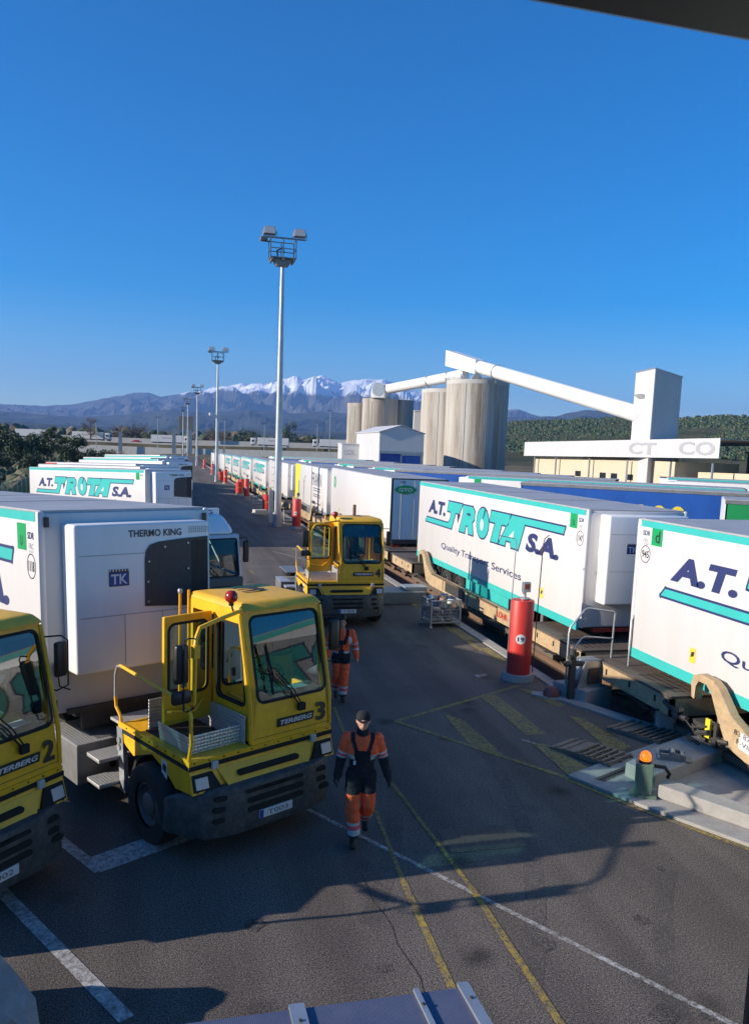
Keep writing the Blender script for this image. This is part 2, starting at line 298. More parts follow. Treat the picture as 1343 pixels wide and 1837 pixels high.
def tag(o, label=None, cat=None, group=None, kind=None):
    for k, v in (('label', label), ('category', cat), ('group', group), ('kind', kind)):
        if v: o[k] = v
    return o
def thing(name, label, cat, loc=(0,0,0), rz=0.0, group=None, rot=None):
    o = bpy.data.objects.new(name, None); COL.objects.link(o); o.location = loc; o.rotation_euler = rot or (0, 0, rz); o.empty_display_size = 0.3
    return tag(o, label, cat, group)
KIDS = {}
def copy_tree(o, parent=None):
    c = o.copy(); COL.objects.link(c); c.parent = parent
    for ch in o.children: copy_tree(ch, c)
    return c
def place(o, loc, rz=0, label=None, group=None, rot=None):
    o.location = loc; o.rotation_euler = rot or (0, 0, rz)
    if label: o['label'] = label
    if group: o['group'] = group
    return o
def sstep(x, a, b): t = min(1, max(0, (x-a)/(b-a))); return t*t*(3-2*t)
def gz(x, y):
    z = -0.006*min(120, max(0, y-32))
    if x < 3.5: z -= 0.06*min(16, 3.5-x)*sstep(y, 12, 38)
    return z
def tz(y): return -0.0095*min(165, max(0, y-32))
# ------------------------------------------------------------------ ground, yard, track trench
def grid_sheet(name, xs, ys, fz, m, kind='structure'):
    v = [(x, y, fz(i, x, y)) for y in ys for i, x in enumerate(xs)]; n = len(xs)
    f = [(j*n+i, j*n+i+1, (j+1)*n+i+1, (j+1)*n+i) for j in range(len(ys)-1) for i in range(n-1)]
    b = MB(); b.add(v, f); o = b.build(name, m); tag(o, kind=kind); return o
terrain_mat('field', ((0.10, 0.085, 0.05), (0.20, 0.165, 0.095)), 0.08)
terrain_mat('mountain_snow', ((0.060, 0.062, 0.055), (0.115, 0.10, 0.08)), 0.0016, snow=(640, 685, 0.0042, 330))
terrain_mat('mountain_low', ((0.040, 0.052, 0.042), (0.075, 0.075, 0.055)), 0.002)
terrain_mat('wooded', ((0.045, 0.055, 0.025), (0.11, 0.10, 0.055)), 0.03)
YS = [-25, -10, 0, 6, 12, 18, 24, 28, 32, 38, 44, 52, 60, 75, 90, 110, 130, 150, 175, 205, 250, 300]
YX = [-14, -11, -8, -5, -2, 1, 3.5, 6, 8.62, 8.63, 12.90, 12.91, 18, 26, 36, 50, 62]
def yz(i, x, y):
    z = gz(x, y)
    if i in (9, 10): z = min(z, tz(y))-0.45
    return z
yard = grid_sheet('yard_pavement', YX, YS, yz, 'asphalt')
FX = [-11000, -2500, -800, -300, -120, -60, -30, -14, 0, 8, 13, 30, 62, 120, 300, 900, 3000, 11000]
FY = [-800, -300, -100, -25, 0, 25, 60, 100, 150, 220, 300, 330, 400, 600, 1200, 3000, 11000]
grid_sheet('ground', FX, FY, lambda i, x, y: gz(x, y)-(1.0 if -13 < x < 61 and -24 < y < 299 else 0.03)-(1.0 if y < 299 and x in (-14, 62) else 0), 'field')
b = MB()                                                                      # retaining kerb under the fence on the yard's left edge
for j in range(len(YS)-1):
    y0, y1 = YS[j], YS[j+1]
    if y0 < 24: continue
    b.hexa([(-14.5,y0,gz(-14,y0)-1.2),(-14.05,y0,gz(-14,y0)-1.2),(-14.05,y1,gz(-14,y1)-1.2),(-14.5,y1,gz(-14,y1)-1.2),(-14.5,y0,gz(-14,y0)+.35),(-14.05,y0,gz(-14,y0)+.35),(-14.05,y1,gz(-14,y1)+.35),(-14.5,y1,gz(-14,y1)+.35)])
tag(b.build('retaining_kerb', 'concrete'), kind='structure')
b = MB()
for y0, y1 in ((16.2, 32), (32, 75), (75, 150), (150, 200)):                 # concrete platform edge along the track
    b.hexa([(8.32,y0,gz(9,y0)-.4),(8.61,y0,gz(9,y0)-.4),(8.61,y1,gz(9,y1)-.4),(8.32,y1,gz(9,y1)-.4),(8.32,y0,gz(9,y0)+.03),(8.61,y0,gz(9,y0)+.03),(8.61,y1,gz(9,y1)+.03),(8.32,y1,gz(9,y1)+.03)])
b.prism([(7.72,15.98),(8.24,15.72),(9.42,13.06),(9.1,12.95),(8.05,15.35),(7.6,15.75)], 'z', -.3, .035)
tag(b.build('platform_edge', 'concrete'), kind='structure')
b = MB()
for x in (10.0, 11.43):
    for y0, y1 in ((-5, 32), (32, 197)): b.bar((x, y0, tz(y0)-.36), (x, y1, tz(y1)-.36), .07, .15)
tag(b.build('rail', 'rust'), kind='structure')
def marking(name, polys, m, z=0.004, dz=0.0006):
    for p in polys:
        b = MB(); b.poly([(x, y, gz(x, y)+z) for x, y in p]); o = b.build(name, m, yard)
        z += dz
def line(p0, p1, w):
    d = Vector((p1[0]-p0[0], p1[1]-p0[1])).normalized(); n = Vector((-d.y, d.x))*w/2
    return [(p0[0]-n.x,p0[1]-n.y),(p1[0]-n.x,p1[1]-n.y),(p1[0]+n.x,p1[1]+n.y),(p0[0]+n.x,p0[1]+n.y)]
marking('white_bay_line', [line((-1.9,11.5),(-.80,9.76),.15), [(-1.0,10.08),(-.79,9.72),(.6,10.55),(.4,10.95)], line((-2.6,10.7),(-.36,7.04),.15)], 'paint_white')
marking('white_line', [line((5.6,5.1),(1.0,12.55),.075), line((-.2,24.5),(6.55,12.78),.07), line((1.2,31.8),(5.6,23.2),.06), line((-1.5,44),(4.6,34),.06), line((6.6,35.2),(4.9,39.5),.10)], 'paint_white_thin')
marking('yellow_line', [line((2.62,5.0),(2.76,8.9),.085), line((2.76,8.9),(3.21,15.5),.06), line((3.50,5.0),(3.53,8.6),.085), line((3.53,8.6),(3.37,12.06),.06), line((3.6,28),(3.2,33.5),.10), line((6.23,11.45),(6.79,10.27),.09), line((6.79,10.27),(7.48,9.07),.09), line((7.48,9.07),(8.72,6.88),.09), line((7.95,29),(7.95,19.6),.13)], 'paint_yellow')
marking('yellow_outline', [line((7.70,16.53),(4.22,14.53),.11), line((4.22,14.53),(6.29,11.46),.11)], 'paint_yellow_old', .0046)
marking('yellow_hatch', [[(5.28,14.86),(5.55,14.42),(5.62,12.60),(5.20,13.05)], [(6.45,15.80),(6.85,15.95),(6.85,13.45),(6.43,13.45)], [(6.36,13.05),(6.68,12.9),(6.82,11.76),(6.33,11.52)], [(7.78,14.4),(8.0,14.14),(8.1,12.6),(7.6,12.35)], [(7.5,16.3),(7.82,16.09),(8.06,15.0),(7.83,14.93)],
    [(8.0,22.2),(8.25,22.2),(8.25,20.4),(8.0,20.9)], [(8.0,25.3),(8.25,25.3),(8.25,23.5),(8.0,24.0)], [(8.0,19.9),(8.25,19.9),(8.25,18.3),(8.0,18.7)]], 'paint_yellow_old', .0054)
marking('yellow_hatch', [[(5.9,40.5),(6.3,41.2),(7.2,38.2),(6.8,37.6)], [(7.3,42.5),(7.7,43.2),(8.2,40.2),(7.8,39.8)]], 'paint_yellow_old', .006)
marking('patch_marker', [[(6.91,17.4),(7.2,17.53),(7.24,17.36),(6.94,17.21)]], 'paint_white_thin')
b = MB(); b.box(3.58,4.62,9.44,10.08,.001,.006)                               # ribbed steel cover plate let into the asphalt
cov = b.build('cover_plate', 'rust_plate', yard)
for k in range(9):
    b = MB(); b.box(3.62+k*.11,3.66+k*.11,9.48,10.04,.0065,.0095); b.build('cover_rib', 'rust_plate', cov)
b = MB(); ck = [(2.42,6.0+.28*i,.0035) for i in range(12)]; ck = [(x+.03*sin(i*1.9)-.004*i*i*.3,y,z) for i, (x,y,z) in enumerate(ck)]
for p, q in zip(ck, ck[1:]): b.poly([(p[0]-.0035,p[1],p[2]),(p[0]+.0035,p[1],p[2]),(q[0]+.0035,q[1],q[2]),(q[0]-.0035,q[1],q[2])])
b.build('crack', 'matt_black', yard)

def arc_strip(cx, cy, r, a0, a1, w, n=16):
    P = lambda a, q: (cx+q*cos(R(a)), cy+q*sin(R(a)))
    return [P(a0+(a1-a0)*k/n, r-w/2) for k in range(n+1)]+[P(a1-(a1-a0)*k/n, r+w/2) for k in range(n+1)]
marking('tyre_mark', [arc_strip(14,2,10.2,140,178,.22), arc_strip(14,2,8.5,138,176,.22), arc_strip(-9,14,12.6,-28,8,.24), arc_strip(-9,14,14.4,-30,6,.24), line((4.6,18.5),(5.2,31),.26), line((6.3,18.5),(6.6,31),.26), line((3.2,26),(2.6,46),.3), line((4.9,33),(4.2,60),.3)], 'tyre_black', .0012, .0002)
rnd = random.Random(21); blots = []
for (cx, cy, r) in ((4.55,6.15,.16),(4.95,6.05,.08),(5.2,7.6,.10),(2.1,7.3,.09),(3.9,7.4,.13),(6.5,20.2,.22),(4.4,19.0,.16),(5.6,28.4,.3),(1.9,30,.25),(.9,8.3,.14),(6.1,8.6,.07)):
    blots.append([(cx+r*rnd.uniform(.6,1.25)*cos(2*PI*k/14), cy+r*rnd.uniform(.6,1.25)*sin(2*PI*k/14)) for k in range(14)])
marking('oil_stain', blots, 'oil_black', .0028, .0001)

# ------------------------------------------------------------------ far terrain: snowy range, lower ridges, wooded hill
MAIN = [(-30,.012),(-16.5,.019),(-13.6,.0248),(-10.45,.0308),(-8.5,.0308),(-8,.0306),(-6.2,.0342),(-5,.0396),(-3.75,.0445),(-2.35,.0503),(-1.46,.0524),(-.56,.0481),(.34,.0521),(1.25,.0555),(2.35,.059),(3.46,.0645),(4.94,.0677),(6.44,.0709),(7.57,.0758),(8.32,.0796),(8.9,.0762),(10.03,.0822),(10.61,.0794),(11.4,.0734),(12.34,.0774),(13.1,.0799),(14.44,.0801),(15.4,.0748),(16.4,.0688),(17.9,.0618),(19.9,.0564),(21.8,.0521),(23.5,.0504),(24.6,.0438),(25.7,.0412),(28.1,.0359),(33.5,.0323),(43,.0336),(62,.03)]
MID = [(-34,.012),(-24,.020),(-16.5,.0225),(-10.5,.0235),(-6,.0205),(-3,.026),(-.2,.034),(2.5,.033),(5.4,.0385),(8,.036),(11,.040),(14,.037),(17.2,.0415),(22.6,.0408),(24.8,.042),(26.3,.0447),(28.1,.052),(29.2,.0518),(30.6,.0474),(32.7,.0432),(36.8,.04),(43,.0365),(62,.03)]
LOW = [(-34,.010),(-20,.012),(-10,.0125),(-4,.0105),(0,.0125),(4,.0135),(8,.0155),(12,.0165),(17,.019),(22,.021),(26,.022),(34,.02),(62,.015)]
HILL = [(17,.010),(21.85,.0292),(23.34,.0343),(24.83,.0364),(26.3,.0379),(28.1,.0401),(29.9,.0422),(31.3,.0435),(33.9,.044),(35.4,.0458),(37.1,.0485),(38.1,.048),(43,.0529),(60,.05)]
def lerp_tab(t, a):
    if a <= t[0][0]: return t[0][1]
    for (a0, e0), (a1, e1) in zip(t, t[1:]):
        if a <= a1: return e0+(e1-e0)*(a-a0)/(a1-a0)
    return t[-1][1]
def ridge(name, tab, r0, depth, a0, a1, na, nr, m, rough, fr):
    v = []; H = []
    for j in range(nr):
        q = j/(nr-1)
        for i in range(na):
            az = a0+(a1-a0)*i/(na-1); rr = r0-depth+depth*1.25*q; t = min(1, q*1.25); back = max(0, q*1.25-1)/0.25
            x = rr*sin(R(az)); y = rr*cos(R(az)); p = Vector((x*fr, y*fr, 0))
            crest = r0*lerp_tab(tab, az); rg = 1-abs(noise.noise(p*1.0+Vector((3,1,0)))); r2 = 1-abs(noise.noise(p*2.7)); r3 = noise.noise(p*7.0)
            env = t**1.35; mid = 4*t*(1-t)
            r4 = noise.noise(p*17.0)*.06; z = crest*(env+mid*rough*((rg-.72)*.9+(r2-.72)*.6+r3*.22+r4))+crest*0.035*r3*t*(.3 if rough < .3 else 1)
            z = z*(1-back*.6)+CAM_H*t-2*(1-t)
            v.append((x, y, z))
    b = MB(); b.add(v, [(j*na+i, j*na+i+1, (j+1)*na+i+1, (j+1)*na+i) for j in range(nr-1) for i in range(na-1)])
    return tag(b.build(name, m, smooth=False), kind='structure')
ridge('mountain_range', MAIN, 9500, 3600, -30, 60, 420, 60, 'mountain_snow', .62, .0011)
ridge('foothills', MID, 5600, 2300, -34, 62, 260, 30, 'mountain_low', .42, .0016)
ridge('low_ridge', LOW, 3000, 1600, -34, 62, 200, 22, 'mountain_low', .4, .003)
hill = ridge('wooded_hill', HILL, 760, 420, 17, 60, 120, 26, 'wooded', .25, .008)
def hill_point(az, q):
    rr = 760-420+420*q; t = q; crest = 760*lerp_tab(HILL, az); return Vector((rr*sin(R(az)), rr*cos(R(az)), crest*t**1.35+CAM_H*t-2*(1-t)))
b = MB(); rnd = random.Random(5)
for k in range(15000):                                                         # the wood on the hill reads as one mass
    az = rnd.uniform(18, 54); q = rnd.uniform(.18, 1.0)**.8; p = hill_point(az, q); s = rnd.uniform(.8, 2.1)*(.7+.4*q); b.cur = rnd.choice((0,0,0,1,2))
    n = 6; vs = [p+Vector((0,0,-.6*s))]
    for ring, (rr, hh) in enumerate(((.85,.0),(.95,.45),(.55,.95))):
        vs += [p+Vector((cos(2*PI*i/n+ring)*rr*s*rnd.uniform(.6,1.2), sin(2*PI*i/n+ring)*rr*s*rnd.uniform(.6,1.2), hh*s*rnd.uniform(.8,1.2))) for i in range(n)]
    vs.append(p+Vector((rnd.uniform(-.2,.2)*s, rnd.uniform(-.2,.2)*s, 1.2*s)))
    fs = [(1+r*n+i, 1+r*n+(i+1)%n, 1+(r+1)*n+(i+1)%n, 1+(r+1)*n+i) for r in range(2) for i in range(n)]+[(1+2*n+i, 1+2*n+(i+1)%n, 3*n+1) for i in range(n)]
    b.add(vs, fs)
tag(b.build('hillside_wood', ['leaf_dark','leaf_mid','leaf_olive']), 'dense evergreen wood covering the hillside behind the white tower', 'wood', kind='stuff')
b = MB(); rnd = random.Random(15)
for k in range(1300):                                                         # scrub belt along the foot of the low ridge, beyond the motorway
    az = rnd.uniform(-24, 26); rr = rnd.uniform(430, 900); p = Vector((rr*sin(R(az)), rr*cos(R(az)), rnd.uniform(0,4)+2)); s = rnd.uniform(2.2, 5.5); b.cur = rnd.choice((0,1,2,2,3,3)); n = 6
    vs = []
    for ring, (r_, hh) in enumerate(((.8,-.8),(1.0,.2),(.6,.8))): vs += [p+Vector((cos(2*PI*i/n+ring)*r_*s*rnd.uniform(.6,1.25), sin(2*PI*i/n+ring)*r_*s*rnd.uniform(.6,1.25), hh*s*rnd.uniform(.7,1.2))) for i in range(n)]
    vs.append(p+Vector((0,0,1.05*s))); b.add(vs, [(r*n+i, r*n+(i+1)%n, (r+1)*n+(i+1)%n, (r+1)*n+i) for r in range(2) for i in range(n)]+[(2*n+i, 2*n+(i+1)%n, 3*n) for i in range(n)])
tag(b.build('far_scrub', ['leaf_dark','leaf_mid','leaf_olive','dry_scrub']), 'brown and green scrub and bare trees beyond the motorway', 'scrub', kind='stuff')

# motorway on its embankment
HW = [(-150, 402, 3.4), (-80, 384.5, 3.2), (-37, 374, 2.9), (0, 364.5, 2.7), (40, 354.5, 3.3), (75, 346, 3.7), (130, 332, 4.0)]
def hw_strip(name, o0, o1, z0, z1, m):
    b = MB(); nx = Vector((.243, .97, 0))
    for (xa, ya, za), (xb, yb, zb) in zip(HW, HW[1:]):
        A = Vector((xa, ya, za)); B = Vector((xb, yb, zb)); U = Vector((0, 0, 1))
        b.hexa([A+nx*o0+U*(z0-za if z0 < -3 else z0), B+nx*o0+U*(z0-zb if z0 < -3 else z0), B+nx*o1+U*(z0-zb if z0 < -3 else z0), A+nx*o1+U*(z0-za if z0 < -3 else z0), A+nx*o0+U*z1, B+nx*o0+U*z1, B+nx*o1+U*z1, A+nx*o1+U*z1])
    return tag(b.build(name, m, fix=True), kind='structure')
hw_strip('motorway_embankment', -2.4, 14, -4.5, -.05, 'field')
hw_strip('motorway', 0, 13, -.04, .02, 'asphalt')
hw_strip('motorway_barrier', -2.0, -1.6, -.04, .55, 'concrete_pale')
hw_strip('motorway_median', 13.2, 13.7, -.04, 2.2, 'concrete_pale')
hw_strip('retaining_wall', -9.0, -8.6, -4.4, -1.3, 'concrete_pale')
hw_strip('embankment_terrace', -8.55, -2.45, -4.5, -1.4, 'field')
# ------------------------------------------------------------------ wheels shared by all vehicles
def wheel(parent, c, r=.50, w=.28, side=-1, rim='rim_grey', detail=True):
    x = c[0]; b = MB(); h = w/2
    b.lathe([(r*.56,-h*.9),(r*.82,-h),(r*.95,-h*.9),(r,-h*.55),(r,h*.55),(r*.95,h*.9),(r*.82,h),(r*.56,h*.9)], c, 'x', 24)
    t = b.build('wheel', 'black_rubber', parent, smooth=True)
    s = side; b = MB(); b.lathe([(r*.57,s*h*.7),(r*.50,s*h*.75),(r*.46,s*h*.35),(r*.30,s*h*.25),(r*.27,s*h*.72),(r*.16,s*h*.85),(.001,s*h*.85)], c, 'x', 20)
    if detail:
        for k in range(8): a = 2*PI*k/8; b.cyl((x+s*h*.3, c[1]+cos(a)*r*.38, c[2]+sin(a)*r*.38), (x+s*h*.48, c[1]+cos(a)*r*.38, c[2]+sin(a)*r*.38), .018, n=6)
    b.build('rim', rim, t, smooth=True)
    return t
def lug_wheel(parent, c, r, w, side):
    t = wheel(parent, c, r, w, side); return t

# ------------------------------------------------------------------ refrigerated trailer
LOGO = [[(3.5,2.27),(3.42,1.93),(3.78,1.93),(3.72,1.64),(3.52,1.51),(1.12,1.51),(.98,1.36),(3.92,1.36),(4.25,1.93),(4.62,1.93),(4.9,2.27)],
 [(4.98,2.25),(5.86,2.25),(6.04,2.12),(6.02,1.86),(5.86,1.76),(5.98,1.36),(5.55,1.36),(5.46,1.62),(5.3,1.62),(5.22,1.36),(4.68,1.36),(4.98,1.95)],
 [(6.75+.5*cos(2*PI*k/20), 1.83+.47*sin(2*PI*k/20)) for k in range(20)],
 [(7.42,2.27),(8.85,2.27),(8.72,1.94),(8.25,1.94),(8.02,1.36),(7.48,1.36),(7.76,1.94),(7.32,1.94)],
 [(8.95,2.27),(12.2,2.27),(12.13,2.1),(9.86,2.1),(9.5,1.36),(9.02,1.36),(8.95,1.52),(8.62,1.52),(8.57,1.36),(8.1,1.36)]]
LOGO_HOLE = [[(6.70+.14*cos(2*PI*k/12), 1.77+.19*sin(2*PI*k/12)) for k in range(12)], [(8.80,1.63),(9.12,1.63),(9.16,1.86)]]
LOGO_SLIT = [[(5.36,1.95),(5.70,1.95),(5.68,2.03),(5.36,2.03)], [(6.74,1.96),(6.80,1.95),(6.98,2.24),(6.88,2.28)], [(4.44,1.9),(4.5,1.6),(4.72,1.9)]]
L0 = 13.3
def smap(side, L, z0, hw=1.3):
    if side < 0: return (lambda u, v, d=.004: (-hw-d, L-u, z0+v)), Vector((0,-1,0))
    return (lambda u, v, d=.004: (hw+d, u, z0+v)), Vector((0,1,0))
Z = Vector((0,0,1))
def trota_logo(parent, side, L, z0, hw=1.3):
    P, U = smap(side, L, z0, hw); b = MB(); k = 0; t = .045
    for p in LOGO:
        n = len(p)
        for i in range(n):
            a = Vector(p[i]); c = Vector(p[(i+1)%n]); d = (c-a).normalized(); nn = Vector((-d.y,d.x))*t; e = d*t; k += 1; o = .003+.00003*k
            b.poly([P(*q, o) for q in (a-e-nn, c+e-nn, c+e+nn, a-e+nn)])
    lg = b.build('logo_outline', 'navy', parent)
    b = MB(); [b.poly([P(*q, .007) for q in p]) for p in LOGO]; b.build('logo_fill', 'teal', lg)
    b = MB(); [b.poly([P(*q, .0095) for q in p]) for p in LOGO_HOLE]; b.build('logo_counter', 'white_clean', lg)
    b = MB(); [b.poly([P(*q, .0085) for q in p]) for p in LOGO_SLIT]; b.build('logo_slit', 'navy', lg)
    b = MB(); b.text('A.T.', P(1.24,1.70), U, Z, 1.95, .50, .055, .2); b.build('logo_letters', 'navy', parent); b = MB(); b.text('S.A.', P(9.97,1.39), U, Z, 1.98, .53, .055, .2); b.build('logo_letters', 'navy', parent)
    b = MB(); b.text('Quality', P(2.92,.50), U, Z, 1.95, .27, .012); b.text('Transport', P(5.0,.50), U, Z, 2.45, .27, .012); b.text('Services', P(7.66,.53), U, Z, 2.15, .22, .012); b.build('slogan', 'navy', parent)
def side_labels(parent, side, L, z0, number, letter='U', hw=1.3):
    P, U = smap(side, L, z0, hw); m = (lambda u, w=0: u) if side < 0 else (lambda u, w=0: L-u-w)
    u = m(12.42, .37); b = MB(); b.poly([P(u,2.30),P(u+.37,2.30),P(u+.37,2.68),P(u,2.68)]); g = b.build('green_sticker', 'sticker_green', parent)
    b = MB(); b.text(letter, P(u+.13,2.36,.006), U, Z, .10 if letter == 'U' else .16, .14 if letter == 'U' else .24, .02); b.build('sticker_letter', 'ink', g)
    u = m(12.85, .26); b = MB(); b.text('SDR', P(u,2.47), U, Z, .26, .10, .02); b.build('operator_lettering', 'navy', parent)
    b = MB(); b.text('FRC', P(u+.04,2.33), U, Z, .19, .085); b.text('07-2022', P(u+.05,2.28), U, Z, .17, .035); b.build('certificate_lettering', 'grey_ink', parent)
    if number:
        u = m(12.80, .34); n = 24; cx, cy = u+.17, 2.09; b = MB()
        for k in range(n):
            a0, a1 = 2*PI*k/n, 2*PI*(k+1)/n; b.poly([P(cx+.16*cos(a0),cy+.165*sin(a0)),P(cx+.16*cos(a1),cy+.165*sin(a1)),P(cx+.175*cos(a1),cy+.18*sin(a1)),P(cx+.175*cos(a0),cy+.18*sin(a0))])
        b.text(number, P(cx,cy), U, Z, .24, .15, .015, center=True); b.build('fleet_number', 'ink', parent)
def fridge_unit(parent, z0, small=False):
    b = MB(); b.box(-1.0,1.06,-.44,0,z0+.62,z0+2.70); u = b.build('refrigeration_unit', 'unit_white', parent, bevel=.045, seg=3, smooth=True)
    Y = -.444; P = lambda x, z, d=0: (x, Y-d, z0+z)
    pts = [(1.03,1.42),(1.03,2.47),(.60,2.45),(.24,2.42),(.10,2.38),(.04,2.30),(.02,2.18),(.01,1.50)]
    b = MB(); b.prism([(x, z0+z) for x, z in pts], 'y', Y-.012, Y-.002); g = b.build('grille', 'grille_grey', u)
    if not small:
        b = MB()
        for k in range(13): b.box(.76+k*.020,.76+k*.020+.008,Y-.017,Y-.0125,z0+1.50,z0+2.42)
        b.build('grille_slats', 'chassis_dark', g)
        b = MB(); [b.cyl((x,Y-.012,z0+z),(x,Y-.022,z0+z),.014,n=8) for x, z in ((.08,2.14),(.06,1.85),(.06,1.56),(.33,2.34),(.70,2.38),(.70,2.0),(.70,1.5))]; b.build('grille_bolts', 'galvanised', g)
        b = MB(); [b.box(.72+i*.035,.72+i*.035+.02,Y-.004,Y-.001,z0+2.53+j*.025,z0+2.53+j*.025+.014) for i in range(10) for j in range(4)]; b.build('vent_holes', 'grey_ink', u)
    b = MB(); b.box(-.93,.04,Y-.003,Y-.001,z0+2.262,z0+2.272); b.box(-.93,1.02,Y-.003,Y-.001,z0+1.402,z0+1.412)
    for x in (-.30, .28, .72): b.box(x,x+.008,Y-.003,Y-.001,z0+.70,z0+1.40)
    b.build('panel_seam', 'grey_ink', u)
    b = MB(); b.text('THERMO KING', P(-.22,2.50,.003), (1,0,0), Z, .82, .10, .02); b.build('maker_lettering', 'ink', u)
    b = MB(); b.box(-.515,-.225,Y-.006,Y-.002,z0+1.82,z0+2.06); e = b.build('maker_emblem', 'ink', u)
    b = MB(); b.poly([(-.505,Y-.007,z0+1.83),(-.235,Y-.007,z0+1.83),(-.235,Y-.007,z0+2.01),(-.505,Y-.007,z0+2.01)]); b.build('emblem_blue', 'blue_door', e)
    b = MB(); [b.box(-.51+.045*k,-.49+.045*k,Y-.009,Y-.0065,z0+2.03,z0+2.06) for k in range(7)]; b.text('TK', (-.49,Y-.0095,z0+1.85), (1,0,0), Z, .24, .14, .02); b.build('emblem_white', 'plate_white', e)
    return u
def reefer(name, label, logo=True, number=None, unit=True, labels=True, z0=1.16, h=2.8, L=L0, letter='U', stripes=True, body='white_panel', simple=False, wz=-.63):
    t = thing(name, label, 'trailer'); z1 = z0+h
    b = MB(); b.box(-1.3,1.3,0,L,z0,z1-.03); b.build('body', body, t, bevel=.045, seg=2, smooth=True)
    b = MB(); b.box(-1.27,1.27,.04,L-.04,z1-.035,z1); r = b.build('roof', 'roof_grey', t, bevel=.012)
    if not simple:
        b = MB(); [b.box(-1.26,1.26,y,y+.02,z1+.0005,z1+.006) for y in (3.3,6.6,9.9)]; tag(b.build('roof_seam', 'steel_grey', r), kind='stuff')
        for s in (-1, 1):
            b = MB(); b.box(min(s*1.215,s*1.318),max(s*1.215,s*1.318),-.012,.10,z0-.01,z1-.01); b.build('corner_post', 'white_clean', t, bevel=.03, smooth=True)
    for s in (-1, 1):
        if stripes:
            for n_, za, zb in (('top_rail', h-.155, h-.03), ('bottom_rail', -.10, .10)):
                b = MB(); b.box(min(s*1.295,s*1.308),max(s*1.295,s*1.308),.12,L-.02,z0+za,z0+zb); b.build(n_, 'teal', t)
        else:
            b = MB(); b.box(min(s*1.295,s*1.308),max(s*1.295,s*1.308),.12,L-.02,z0-.10,z0+.08); b.build('bottom_rail', 'galvanised', t)
        if logo: trota_logo(t, s, L, z0)
        if labels: side_labels(t, s, L, z0, number, letter)
        if not simple:
            P, U = smap(s, L, z0); u = 11.05 if s < 0 else L-11.25
            b = MB(); b.poly([P(u,.30),P(u+.17,.30),P(u+.17,.58),P(u,.58)]); q = b.build('angle_warning_sticker', 'sticker_yellow', t); b = MB(); b.poly([P(u+.03,.40,.006),P(u+.12,.43,.006),P(u+.14,.52,.006),P(u+.05,.50,.006)]); b.build('sticker_symbol', 'ink', q)
    b = MB(); b.box(-1.22,1.22,L-.01,L+.035,z0+.1,z1-.06); d = b.build('rear_doors', 'unit_white', t)
    b = MB(); b.box(-1.3,1.3,L-.02,L+.05,z1-.06,z1-.015); b.box(-1.3,-1.22,L-.02,L+.05,z0,z1-.06); b.box(1.22,1.3,L-.02,L+.05,z0,z1-.06); b.box(-1.3,1.3,L-.02,L+.05,z0-.1,z0+.1); b.build('rear_frame', 'chassis_dark', t)
    b = MB(); [b.cyl((x,L+.055,z0+.12),(x,L+.055,z1-.1),.017,n=6) for x in (-.85,-.25,.25,.85)]; b.box(-.006,.006,L+.03,L+.04,z0+.1,z1-.06); b.build('lock_rods', 'galvanised', d)
    b = MB(); b.box(-1.2,-.85,L+.0,L+.05,z0-.3,z0-.15); b.box(.85,1.2,L,L+.05,z0-.3,z0-.15); b.build('tail_lights', 'red_lens', t)
    b = MB(); b.box(-.55,-.4,.5,L-.2,z0-.42,z0-.02); b.box(.4,.55,.5,L-.2,z0-.42,z0-.02); [b.box(-1.15,1.15,y,y+.1,z0-.2,z0-.01) for y in (1.2,3.5,5.5,7.5,9,11,12.6)]; b.box(-1.15,1.15,L-.35,L-.2,z0-.55,z0-.42); b.build('chassis', 'chassis_dark', t)
    for s in (-1, 1):
        b = MB(); b.box(min(s*.85,s*1.0),max(s*.85,s*1.0),2.6,2.75,z0-1.05,z0-.05); b.box(min(s*.75,s*1.1),max(s*.75,s*1.1),2.5,2.85,z0-1.12,z0-1.05); b.build('landing_leg', 'steel_grey', t)
        b = MB(); b.box(min(s*1.16,s*1.24),max(s*1.16,s*1.24),4.4,7.9,z0-.68,z0-.14); b.build('side_skirt', 'teal' if stripes else 'steel_grey', t, bevel=.02)
        b = MB(); [b.prism([(y+.60*cos(a),z0-.63+.60*sin(a)) for a in [PI*k/10 for k in range(11)]]+[(y+.55*cos(a),z0-.63+.55*sin(a)) for a in [PI*(10-k)/10 for k in range(11)]],'x',min(s*.86,s*1.2),max(s*.86,s*1.2)) for y in (8.7,10.0,11.3)]; b.build('mudguards', 'chassis_dark', t)
        for y in (8.7, 10.0, 11.3): wheel(t, (s*1.05,y,z0+wz), .50, .34, s, 'galvanised' if not simple else 'rim_grey', detail=not simple)
    if unit: fridge_unit(t, z0, simple)
    return t

def gto_emblem(parent, P, U, w, h, nm='emblem'):
    n = 20; b = MB(); pts = [(w/2*math.copysign(abs(cos(2*PI*k/n))**1.35, cos(2*PI*k/n)), h/2*math.copysign(abs(sin(2*PI*k/n))**1.0, sin(2*PI*k/n))) for k in range(n)]
    b.poly([Vector(P)+Vector(U)*x+Z*y for x, y in pts]); e = b.build(nm, 'sticker_green' if w > 1.2 else 'sticker_green', parent)
    nr = Vector(U).cross(Z)*.004; b = MB(); b.text('GTO', Vector(P)+nr, U, Z, w*.62, h*.40, .03, center=True); b.build('emblem_letters', 'plate_white', e)

